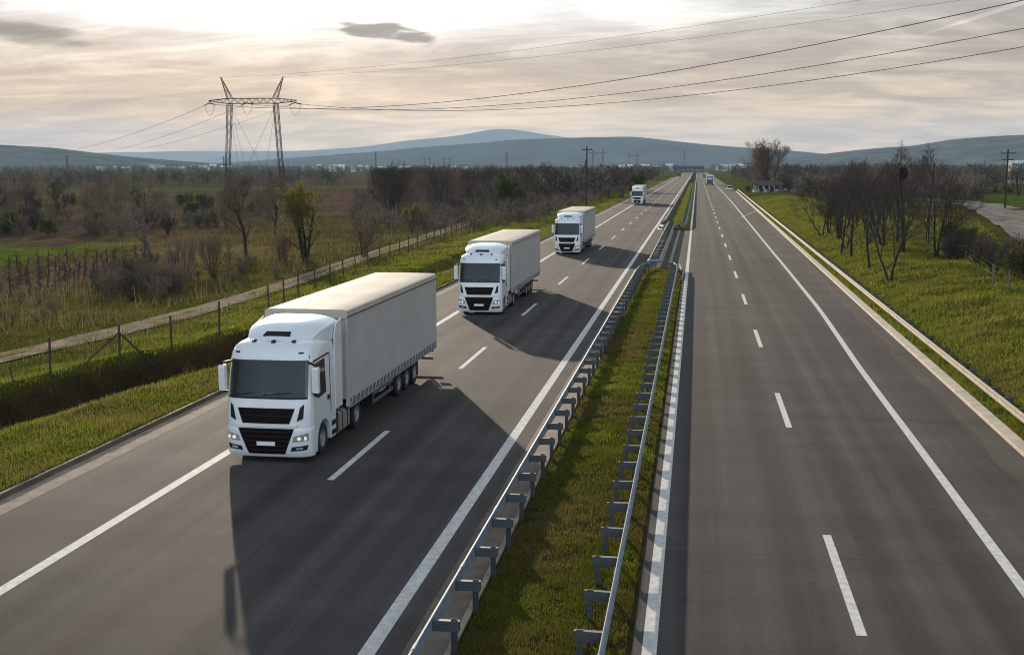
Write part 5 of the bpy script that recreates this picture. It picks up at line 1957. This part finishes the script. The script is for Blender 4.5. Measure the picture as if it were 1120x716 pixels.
side_names = ['outermost high arm on the town side', 'middle of the crossarm', 'arm end towards the motorway']
d2 = Vector((0.7, -0.7, -0.14)) * 3.3
d1 = Vector((-0.62, 0.78, -0.12)) * 3.3
for k, ax_ in enumerate(arms):
    c = math.cos(R(4))
    base = Vector((PX + ax_ * c, PY + ax_ * math.sin(R(4)), pz + hz - 0.15))
    e = [Vector((32.5, 141.5, 26.2)), Vector((41, 150, 25.3)), Vector((49.5, 158.5, 25.0))][k]
    s = base + d2
    cable(['upper of the three thick cables sweeping over the road', 'middle of the three thick cables sweeping over the road', 'lower of the three thick cables sweeping over the road'][k], s, e, 4.8, 0.045 if k else 0.05, 40, 1.32)
    s = base + d1
    far = [at_y(85, 163.0, 480), at_y(128, 163.5, 500), at_y(152, 163.5, 520)][k]
    Yf = (480, 500, 520)[k]
    cable(['highest cable running from the pylon down to the distant hill', 'middle cable running from the pylon down to the distant hill', 'lowest cable running from the pylon down to the distant hill'][k],
          s, (far[0], Yf, far[1]), 1.2, 0.05)
for k, sx in enumerate((-1, 1)):
    s = Vector((PX + sx * 8.1, PY, pz + hz + 6.3))
    x2, y2 = ((740, 32), (800, 36))[k]
    X2, Z2 = at_y(930 if k == 0 else 1040, 2, 165 + 10 * k)
    e = Vector((X2, 165 + 10 * k, Z2))
    cable(['upper thin earth wire running from a pylon peak across the sky', 'lower thin earth wire running from a pylon peak across the sky'][k], s, e, 1.6, 0.02, 40, 1.3)

# far pylons
for (x, y, Y_, s) in ((656, 182, 1500, 0.98), (694, 182, 2050, 1.0), (466.5, 181, 2300, 1.0), (489, 181, 2300, 1.0)):
    X = (x - 763) / F_PX * Y_
    hpylon('small grey two-legged pylon standing far off below the mountains' if Y_ > 1600 else 'grey two-legged pylon just past the wooden utility pole, below the mountains', X, Y_, s * (1.0 if Y_ < 2200 else 0.85), M['lattice_far'], 0.16 if Y_ < 1800 else 0.2, False,
           'far two-legged pylons' if Y_ > 1600 else None)
for i, (x, Y_, h) in enumerate(((408, 1500, 27), (556, 1500, 27), (749, 1700, 29), (39, 1100, 20), (230, 1500, 22))):
    X = (x - 763) / F_PX * Y_
    root = empty('lattice_mast', (X, Y_, float(zt(X, Y_))))
    tag(root, 'slim grey single lattice mast standing on the distant plain', 'mast', 'single masts on the distant plain')
    mb = MB()
    lattice_mast(mb, (0, 0, 0), (0, 0, h), 2.2, 0.6, 9, 0.17)
    mb.build('tower', M['lattice_far'], root)
    for zz in (h - 1.2, h - 4.6):
        mb = MB()
        mb.tube([(-2.6, 0, zz), (0, 0, zz + 0.7), (2.6, 0, zz)], 0.2, 4)
        mb.build('crossarm', M['lattice_far'], root)


def utility_pole(label, X, Y, h, arms_, strut=None):
    z = float(zt(X, Y))
    root = empty('utility_pole', (X, Y, z))
    tag(root, label, 'utility pole')
    mb = MB()
    mb.tube([(0, 0, -0.3), (0, 0, h)], [0.2, 0.14], 8)
    mb.build('pole', M['pole_wood'], root, smooth=40)
    for (zz, hw) in arms_:
        mb = MB()
        mb.box(-hw, hw, -0.22, -0.13, zz, zz + 0.16)
        a = mb.build('crossarm', M['pole_wood'], root)
        for sx in (-hw + 0.1, 0.0 if hw > 0.9 else hw - 0.1, hw - 0.1):
            mb = MB()
            mb.tube([(sx, -0.175, zz + 0.16), (sx, -0.175, zz + 0.26), (sx, -0.175, zz + 0.4)], [0.05, 0.09, 0.05], 6)
            mb.build('insulator', M['insul'], a, smooth=True)
    if strut:
        mb = MB()
        mb.tube([(strut, 0.4, -0.2), (0.0, 0.16, h * 0.82)], 0.11, 7)
        mb.build('strut', M['pole_wood'], root, smooth=40)
    return root


X, Y = -23.8, 262.0
utility_pole('dark wooden utility pole with a leaning strut on the verge behind the third truck', X, Y, 12.9, [(12.1, 1.1)], -2.6)
utility_pole('wooden pole with two crossarms standing by the local road', 56.9, 236, 11.0, [(10.2, 1.3), (9.0, 1.0)])


# ------------------------------------------------------------------ buildings
def house(name, label, X, Y, w, d, h, roof_h, wall, roof, rz=0.0, group=None, detail=True, z=None, cat='house'):
    root = empty(name, (X, Y, float(zt(X, Y)) if z is None else z), rz)
    tag(root, label, cat, group)
    mb = MB()
    mb.add([(-w / 2, -d / 2, -1), (w / 2, -d / 2, -1), (w / 2, d / 2, -1), (-w / 2, d / 2, -1), (-w / 2, -d / 2, h), (w / 2, -d / 2, h), (w / 2, d / 2, h), (-w / 2, d / 2, h), (-w / 2, 0, h + roof_h * 0.97), (w / 2, 0, h + roof_h * 0.97)],
           [(0, 1, 5, 4), (1, 2, 6, 9, 5), (2, 3, 7, 6), (3, 0, 4, 8, 7)])
    mb.build('wall', wall, root)
    o_ = 0.5
    mb = MB()
    for sy in (-1, 1):
        y1 = sy * (d / 2 + o_)
        zr = h - roof_h * o_ / (d / 2)
        mb.add([(-w / 2 - o_, y1, zr), (w / 2 + o_, y1, zr), (w / 2 + o_, 0, h + roof_h), (-w / 2 - o_, 0, h + roof_h),
                (-w / 2 - o_, y1, zr + 0.15), (w / 2 + o_, y1, zr + 0.15), (w / 2 + o_, 0, h + roof_h + 0.15), (-w / 2 - o_, 0, h + roof_h + 0.15)],
               [(0, 1, 2, 3), (4, 7, 6, 5), (0, 4, 5, 1), (1, 5, 6, 2), (3, 2, 6, 7), (0, 3, 7, 4)])
    rf = fix_normals(mb.build('roof', roof, root))
    if detail:
        mb = MB()
        mb.box(w * 0.2, w * 0.2 + 0.7, 0.3, 1.0, h, h + roof_h + 0.9)
        mb.build('chimney', roof, rf)
        for x in (-w * 0.32, -w * 0.08, w * 0.3):
            mb = MB()
            mb.box(x - 0.6, x + 0.6, -d / 2 - 0.04, -d / 2 + 0.02, 1.0, 2.3)
            wo = mb.build('window', M['wood'], root)
            mb = MB()
            mb.box(x - 0.5, x + 0.5, -d / 2 - 0.06, -d / 2 - 0.041, 1.1, 2.2)
            mb.build('pane', M['glass'], wo)
        mb = MB()
        mb.box(w * 0.1 - 0.5, w * 0.1 + 0.5, -d / 2 - 0.04, -d / 2 + 0.02, 0, 2.1)
        mb.build('door', M['wood'], root)
    return root


house('roadside_house', 'low white house with a brown roof among dark shrubs under the tall tree', 23.0, 408, 8.6, 6.5, 2.2, 1.3, M['wall_dull'], M['roof_brown'], R(6))
place(HOUSE_T, 24.6, 421, 'tall broad tree with russet leaves on one side behind the low white house', s=0.98, rz=2.2, rnd=rr)
for k, (x, y, s) in enumerate(((16.5, 403, 0.9), (18.6, 401, 1.1), (29.2, 402, 1.35), (31.2, 404, 1.3), (26.5, 401, 0.9), (33, 409, 1.1), (21.0, 402.5, 0.7), (24.5, 402.5, 0.75), (22.8, 400.5, 0.6), (27.5, 414, 1.8), (22, 415, 1.9), (30.5, 413, 1.9))):
    place(BUSH[2 if k % 3 else 3], x, y, 'dark dense shrub growing round the low white house', 'shrub', 'dark shrubs round the white house', s, rnd=rr)
# long pale shed roof above the trees beyond the local road
house('long_shed', 'long low shed with a bright pale roof beyond the pole at the local road', (1096 - 763) / F_PX * 620, 620, 14.5, 10, 9.6, 1.2, M['wall_grey'], M['roof_white'], 0, None, False, z=0.2, cat='shed')
# town in the distance
rt = random.Random(19)
spots = []
for k in range(70):
    x = rt.choice([rt.uniform(60, 235), rt.uniform(330, 440), rt.uniform(320, 520), rt.uniform(660, 740), rt.uniform(780, 850)])
    Yd = rt.uniform(1900, 3200)
    spots.append((x, Yd))
for k, (x, Yd) in enumerate(spots):
    X = (x - 763) / F_PX * Yd
    w, d = rt.uniform(8, 20), rt.uniform(8, 12)
    h = rt.uniform(5, 10)
    house('town_building', 'small pale building in the distant town on the plain', X, Yd, w, d, h, rt.uniform(1.5, 4), rt.choice([M['wall_white'], M['wall_grey'], M['wall_white']]), rt.choice([M['roof_brown'], M['roof_white'], M['wall_grey']]), rt.uniform(-0.5, 0.5),
          'buildings of the distant town', False, cat='building')
# bridge over the motorway far ahead
root = empty('overpass_bridge', (-9, 1330, 0))
tag(root, 'dark blue overpass bridge crossing the motorway at the vanishing point', 'bridge')
mb = MB()
mb.box(-17, 16, 0, 9, 4.9, 7.2)
mb.build('deck', M['bridge'], root)
for y in (0.0, 8.8):
    mb = MB()
    mb.box(-17, 16, y, y + 0.2, 7.2, 8.3)
    mb.build('parapet', M['bridge'], root)
for x in (-16.2, -8.4, 6.2, 14.6):
    mb = MB()
    mb.box(x - 0.6, x + 0.6, 1, 8, -0.2, 5.4)
    mb.build('pier', M['bridge'], root)


# ------------------------------------------------------------------ hills
def ridge(name, mat, prof, dist, depth, base_drop, seed, rough=0.05):
    """range of hills: photo-surveyed skyline (pixel x, y) standing DIST metres away, with real depth"""
    pts = sorted(prof)
    xs = np.linspace(pts[0][0], pts[-1][0], 170)
    # cosine-smoothed skyline
    ysk = np.interp(xs, [p[0] for p in pts], [p[1] for p in pts])
    ker = np.hanning(9)
    ker /= ker.sum()
    ysk = np.convolve(np.pad(ysk, 4, 'edge'), ker, 'valid')
    az = (xs - 560) / F_PX
    rows = np.linspace(-1, 1, 28)
    V = []
    for t in rows:
        Dd = dist + t * depth / 2
        Y = np.full_like(xs, Dd)
        d = np.stack([ray(x, y) for x, y in zip(xs, ysk)])
        k = dist / d[:, 1]
        zc = CAM_H + d[:, 2] * k
        X = d[:, 0] * k * (1 + 0.0 * t)
        env = np.exp(-(t * 1.75) ** 2)
        nz = (vnoise(X, Y, depth * 0.22, seed) - 0.5) * 2 + (vnoise(X, Y, depth * 0.08, seed + 1) - 0.5) * 0.9
        z = (zc + base_drop) * env * (1 + rough * nz * 4 * abs(t) ** 0.7) - base_drop - 3
        V.append(np.stack([X, Y, z], -1))
    V = np.stack(V)
    n0, n1 = V.shape[:2]
    i = np.arange(n0 - 1)[:, None] * n1 + np.arange(n1 - 1)[None, :]
    Q = np.stack([i, i + 1, i + 1 + n1, i + n1], -1).reshape(-1, 4)
    o = np_mesh(name, V.reshape(-1, 3), Q, mat, smooth=True)
    return struct(o)


ridge('mountains', M['hill_a'], [(-300, 172), (60, 168), (200, 165), (330, 165), (400, 160.5), (440, 153.5), (480, 150.5), (510, 147.5), (530, 142), (545, 139.5), (560, 141), (580, 144.5), (610, 149), (650, 153), (720, 158), (900, 168), (1000, 172), (1500, 175)], 13500, 3200, 4, 3, 0.05)
ridge('mountains', M['hill_b'], [(250, 178), (360, 170), (430, 164), (480, 159), (520, 156), (560, 152.5), (600, 151), (640, 150), (690, 149.5), (720, 152), (770, 157.5), (820, 161), (860, 163.5), (900, 167.5), (960, 172), (1100, 176)], 7000, 2600, 4, 5, 0.06)
ridge('hills', M['hill_c'], [(820, 177), (880, 171), (910, 166.5), (960, 161), (1000, 158.5), (1020, 155), (1045, 151), (1080, 149), (1120, 147), (1300, 140), (1700, 150)], 5200, 2200, 4, 7, 0.07)
ridge('hills', M['hill_c'], [(-700, 165), (-300, 150), (-100, 154), (0, 157.5), (45, 159.5), (85, 164), (130, 169.5), (180, 174.5), (230, 178), (300, 180.5)], 4300, 1500, 4, 9, 0.07)

# ------------------------------------------------------------------ air
mb = MB()
mb.box(-15000, 15000, -400, 15600, -14, 470)
haze = mb.build('haze', None)
haze.data.materials.clear()
hm = bpy.data.materials.new('haze_air')
hm.use_nodes = True
ht = hm.node_tree
for n in list(ht.nodes):
    ht.nodes.remove(n)
ho = ht.nodes.new('ShaderNodeOutputMaterial')
hv = ht.nodes.new('ShaderNodeVolumePrincipled')
hv.inputs['Color'].default_value = (0.50, 0.71, 0.95, 1)
hv.inputs['Density'].default_value = 0.000062
hv.inputs['Anisotropy'].default_value = 0.0
ht.links.new(hv.outputs[0], ho.inputs['Volume'])
haze.data.materials.append(hm)
haze['kind'] = 'stuff'

# ------------------------------------------------------------------ sun and sky
SUN_EL, SUN_AZ = R(11.6), R(-22.5)         # azimuth from +Y, negative towards -X
sun = bpy.data.lights.new('sun', 'SUN')
sun.energy = 5.0
sun.angle = R(0.6)
sun.color = (1.0, 0.84, 0.65)
so = bpy.data.objects.new('sun', sun)
sd = Vector((math.sin(SUN_AZ) * math.cos(SUN_EL), math.cos(SUN_AZ) * math.cos(SUN_EL), math.sin(SUN_EL)))
so.rotation_euler = sd.to_track_quat('Z', 'Y').to_euler()
so.location = (0, 0, 50)
COL.objects.link(so)

world = bpy.data.worlds.new('World')
scene.world = world
world.use_nodes = True
wt = world.node_tree
bg = wt.nodes['Background']
bg.inputs[1].default_value = 0.1
LK = wt.links.new


def W_math(op, a, b=None, c=None, clamp=False):
    n = wt.nodes.new('ShaderNodeMath')
    n.operation = op
    n.use_clamp = clamp
    for i, v in enumerate((a, b, c)):
        if v is None:
            continue
        if hasattr(v, 'is_output'):
            LK(v, n.inputs[i])
        else:
            n.inputs[i].default_value = v
    return n.outputs[0]


def W_smooth(v, a, b):
    n = wt.nodes.new('ShaderNodeMapRange')
    n.interpolation_type = 'SMOOTHSTEP'
    LK(v, n.inputs[0])
    n.inputs[1].default_value = a
    n.inputs[2].default_value = b
    return n.outputs[0]


sky = wt.nodes.new('ShaderNodeTexSky')
sky.sky_type = 'NISHITA'
sky.sun_disc = False
sky.sun_elevation = SUN_EL
sky.sun_rotation = SUN_AZ
sky.dust_density = 2.5
tc = wt.nodes.new('ShaderNodeTexCoord')
dirv = tc.outputs['Generated']
sep = wt.nodes.new('ShaderNodeSeparateXYZ')
LK(dirv, sep.inputs[0])
dx, dy, dz = sep.outputs
dotn = wt.nodes.new('ShaderNodeVectorMath')
dotn.operation = 'DOT_PRODUCT'
LK(dirv, dotn.inputs[0])
dotn.inputs[1].default_value = tuple(sd)
g = W_math('MAXIMUM', dotn.outputs['Value'], 0.0)
# cloud layer seen in perspective
den = W_math('ADD', W_math('MAXIMUM', dz, 0.0), 0.17)
cv = wt.nodes.new('ShaderNodeCombineXYZ')
LK(W_math('DIVIDE', dx, den), cv.inputs[0])
LK(W_math('DIVIDE', dy, den), cv.inputs[1])
mp = wt.nodes.new('ShaderNodeMapping')
mp.inputs['Rotation'].default_value = (0, 0, R(-14))
mp.inputs['Scale'].default_value = (0.62, 1.0, 1)
mp.inputs['Location'].default_value = (2.3, 0.7, 0)
LK(cv.outputs[0], mp.inputs[0])
n1 = wt.nodes.new('ShaderNodeTexNoise')
n1.inputs['Scale'].default_value = 3.4
n1.inputs['Detail'].default_value = 8
n1.inputs['Roughness'].default_value = 0.62
n1.inputs['Distortion'].default_value = 0.9
LK(mp.outputs[0], n1.inputs['Vector'])
n2 = wt.nodes.new('ShaderNodeTexNoise')
n2.inputs['Scale'].default_value = 1.0
n2.inputs['Detail'].default_value = 5
n2.inputs['Distortion'].default_value = 0.4
LK(mp.outputs[0], n2.inputs['Vector'])


def W_mix(a, b, fac, mode='MIX'):
    return mixc(wt, a, b, fac, mode)


# veil colour by height above the horizon, values are scene radiance / 0.1
S = 10.0
EXP = 1.0                      # written for a picture exposed +1 stop below
def col(r_, g_, b_):
    return (r_ * S, g_ * S, b_ * S)


el = W_math('MAXIMUM', dz, 0.0)
grad = ramp(wt, [(0.0, (0.74, 0.51, 0.29)), (0.04, (0.67, 0.475, 0.29)), (0.08, (0.55, 0.43, 0.31)), (0.13, (0.45, 0.41, 0.355)), (0.22, (0.37, 0.39, 0.40)), (1.0, (0.2, 0.24, 0.30))], el)
veil = W_mix(grad.outputs[0], (S, S, S), 1.0, 'MULTIPLY')
# brightening towards the sun (forward scattering in the veil), dimmer away from it
gn = wt.nodes.new('ShaderNodeVectorMath')
gn.operation = 'DOT_PRODUCT'
LK(dirv, gn.inputs[0])
gn.inputs[1].default_value = (math.sin(R(-21)) * math.cos(R(16.5)), math.cos(R(-21)) * math.cos(R(16.5)), math.sin(R(16.5)))
gg = W_math('MAXIMUM', gn.outputs['Value'], 0.0)
gl = W_math('POWER', g, 4.0)
sidef = W_math('MULTIPLY_ADD', gl, 0.50, 0.58)
vs = wt.nodes.new('ShaderNodeVectorMath')
vs.operation = 'SCALE'
LK(veil, vs.inputs[0])
LK(sidef, vs.inputs['Scale'])
g2 = W_math('MULTIPLY', W_math('POWER', gg, 13.0), W_smooth(el, 0.06, 0.16))
glow = wt.nodes.new('ShaderNodeVectorMath')
glow.operation = 'SCALE'
glow.inputs[0].default_value = (S * 0.66, S * 0.78, S * 0.88)
LK(g2, glow.inputs['Scale'])
va = wt.nodes.new('ShaderNodeVectorMath')
va.operation = 'ADD'
LK(vs.outputs[0], va.inputs[0])
LK(glow.outputs[0], va.inputs[1])
# cloud texture: darker mauve-grey streaks and paler gaps
cl = W_math('ADD', W_math('MULTIPLY', n1.outputs['Fac'], 0.6), W_math('MULTIPLY', n2.outputs['Fac'], 0.4))
dark = W_smooth(cl, 0.46, 0.58)
pale = W_smooth(cl, 0.49, 0.38)
c1 = W_mix(va.outputs[0], (0.72, 0.70, 0.705), W_math('MULTIPLY', dark, W_math('SUBTRACT', 0.95, W_math('MULTIPLY', g2, 0.9))), 'MULTIPLY')
c2 = W_mix(c1, (1.22, 1.21, 1.2), W_math('MULTIPLY', pale, 0.9), 'MULTIPLY')
mw = wt.nodes.new('ShaderNodeMapping')
mw.inputs['Rotation'].default_value = (0, 0, R(38))
mw.inputs['Scale'].default_value = (0.55, 2.3, 1)
LK(cv.outputs[0], mw.inputs[0])
n5 = wt.nodes.new('ShaderNodeTexNoise')
n5.inputs['Scale'].default_value = 2.6
n5.inputs['Detail'].default_value = 8
n5.inputs['Roughness'].default_value = 0.66
n5.inputs['Distortion'].default_value = 0.9
LK(mw.outputs[0], n5.inputs['Vector'])
wisp = ramp(wt, [(0.34, (0.74, 0.73, 0.735)), (0.5, (1, 1, 1)), (0.66, (1.26, 1.25, 1.24))], n5.outputs['Fac'])
c2 = W_mix(c2, wisp.outputs[0], 0.8, 'MULTIPLY')


# single clouds: soft-edged ellipses in direction space, broken up by noise
def cloud_patch(px, py, wx, wy, slope, lo=1.05, hi=0.45, nsc=42.0, namp=2.4):
    d = ray(px, py)
    d = d / np.linalg.norm(d)
    az0, el0 = math.atan2(d[0], d[1]), math.asin(d[2])
    az = W_math('ARCTAN2', dx, dy)
    e_ = W_math('ARCSINE', dz)
    a = W_math('SUBTRACT', az, az0)
    b = W_math('SUBTRACT', W_math('SUBTRACT', e_, el0), W_math('MULTIPLY', a, slope))
    q = W_math('ADD', W_math('POWER', W_math('ABSOLUTE', W_math('DIVIDE', a, wx / F_PX)), 2.0), W_math('POWER', W_math('ABSOLUTE', W_math('DIVIDE', b, wy / F_PX)), 2.0))
    nz = wt.nodes.new('ShaderNodeTexNoise')
    nz.inputs['Scale'].default_value = nsc
    nz.inputs['Detail'].default_value = 5
    m_ = wt.nodes.new('ShaderNodeMapping')
    m_.inputs['Scale'].default_value = (0.5, 0.5, 2.4)
    LK(dirv, m_.inputs[0])
    LK(m_.outputs[0], nz.inputs['Vector'])
    q = W_math('ADD', q, W_math('MULTIPLY', W_math('SUBTRACT', nz.outputs['Fac'], 0.5), namp))
    return W_smooth(q, lo, hi)


k1 = cloud_patch(414, 34, 58, 11, -0.12, 1.0, 0.35, 60.0, 3.2)
k2 = cloud_patch(26, 34, 62, 13, -0.13, 1.1, 0.1, 45.0, 2.6)
k3 = cloud_patch(1085, 14, 75, 2.6, 0.29, 1.0, 0.2, 60.0, 1.0)
k4 = cloud_patch(600, 60, 240, 26, -0.02)
k5 = cloud_patch(110, 118, 190, 12, -0.02)
c3 = W_mix(c2, (0.24, 0.225, 0.225), W_math('MULTIPLY', k1, 0.92), 'MULTIPLY')
c3 = W_mix(c3, (0.30, 0.28, 0.275), W_math('MULTIPLY', k2, 0.9), 'MULTIPLY')
c3 = W_mix(c3, (1.55, 1.48, 1.35), W_math('MULTIPLY', k3, 0.85), 'MULTIPLY')
c3 = W_mix(c3, (0.82, 0.80, 0.80), W_math('MULTIPLY', k4, 0.6), 'MULTIPLY')
c3 = W_mix(c3, (0.74, 0.70, 0.68), W_math('MULTIPLY', k5, 0.7), 'MULTIPLY')
# the clear-sky light shows through the veil
nis = W_mix(sky.outputs[0], (1.0, 1.0, 1.0), 1.0, 'MULTIPLY')
stv = wt.nodes.new('ShaderNodeCombineXYZ')
LK(W_math('MULTIPLY', W_math('ARCTAN2', dx, dy), 3.4), stv.inputs[0])
LK(W_math('MULTIPLY', W_math('ARCSINE', dz), 34.0), stv.inputs[1])
n3 = wt.nodes.new('ShaderNodeTexNoise')
n3.inputs['Scale'].default_value = 1.0
n3.inputs['Detail'].default_value = 6
n3.inputs['Distortion'].default_value = 0.7
LK(stv.outputs[0], n3.inputs['Vector'])
stf = W_math('MULTIPLY', W_smooth(n3.outputs['Fac'], 0.47, 0.68), W_smooth(el, 0.16, 0.06))
c3 = W_mix(c3, (0.66, 0.60, 0.58), W_math('MULTIPLY', stf, W_math('ADD', 0.35, W_math('MULTIPLY', W_smooth(W_math('ARCTAN2', dx, dy), R(-14), R(-26)), 0.7))), 'MULTIPLY')
c4 = W_mix(nis, c3, 0.985)
# unseen bright cloud added opposite the sun to brighten the truck fronts
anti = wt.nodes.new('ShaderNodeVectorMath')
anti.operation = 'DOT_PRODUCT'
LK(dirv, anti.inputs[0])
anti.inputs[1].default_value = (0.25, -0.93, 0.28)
fill_f = W_math('MULTIPLY', W_smooth(anti.outputs['Value'], 0.3, 0.95), W_math('ADD', 0.55, W_math('MULTIPLY', n2.outputs['Fac'], 0.8)))
fill_c = wt.nodes.new('ShaderNodeVectorMath')
fill_c.operation = 'SCALE'
fill_c.inputs[0].default_value = (S * 0.56, S * 0.70, S * 0.84)
LK(fill_f, fill_c.inputs['Scale'])
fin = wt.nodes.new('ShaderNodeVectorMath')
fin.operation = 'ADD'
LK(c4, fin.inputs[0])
LK(fill_c.outputs[0], fin.inputs[1])
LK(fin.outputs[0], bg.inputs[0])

# ------------------------------------------------------------------ render settings
scene.render.engine = 'CYCLES'
cy = scene.cycles
cy.use_denoising = True
cy.pixel_filter_type = 'BLACKMAN_HARRIS'
cy.filter_width = 1.05
cy.max_bounces = 6
cy.diffuse_bounces = 3
cy.glossy_bounces = 3
cy.transmission_bounces = 4
cy.transparent_max_bounces = 6
cy.volume_bounces = 0
cy.sample_clamp_indirect = 6.0
cy.caustics_reflective = False
cy.caustics_refractive = False
vsn = scene.view_settings
vsn.view_transform = 'Standard'
vsn.look = 'None'
vsn.exposure = 0.62
vsn.gamma = 1.0
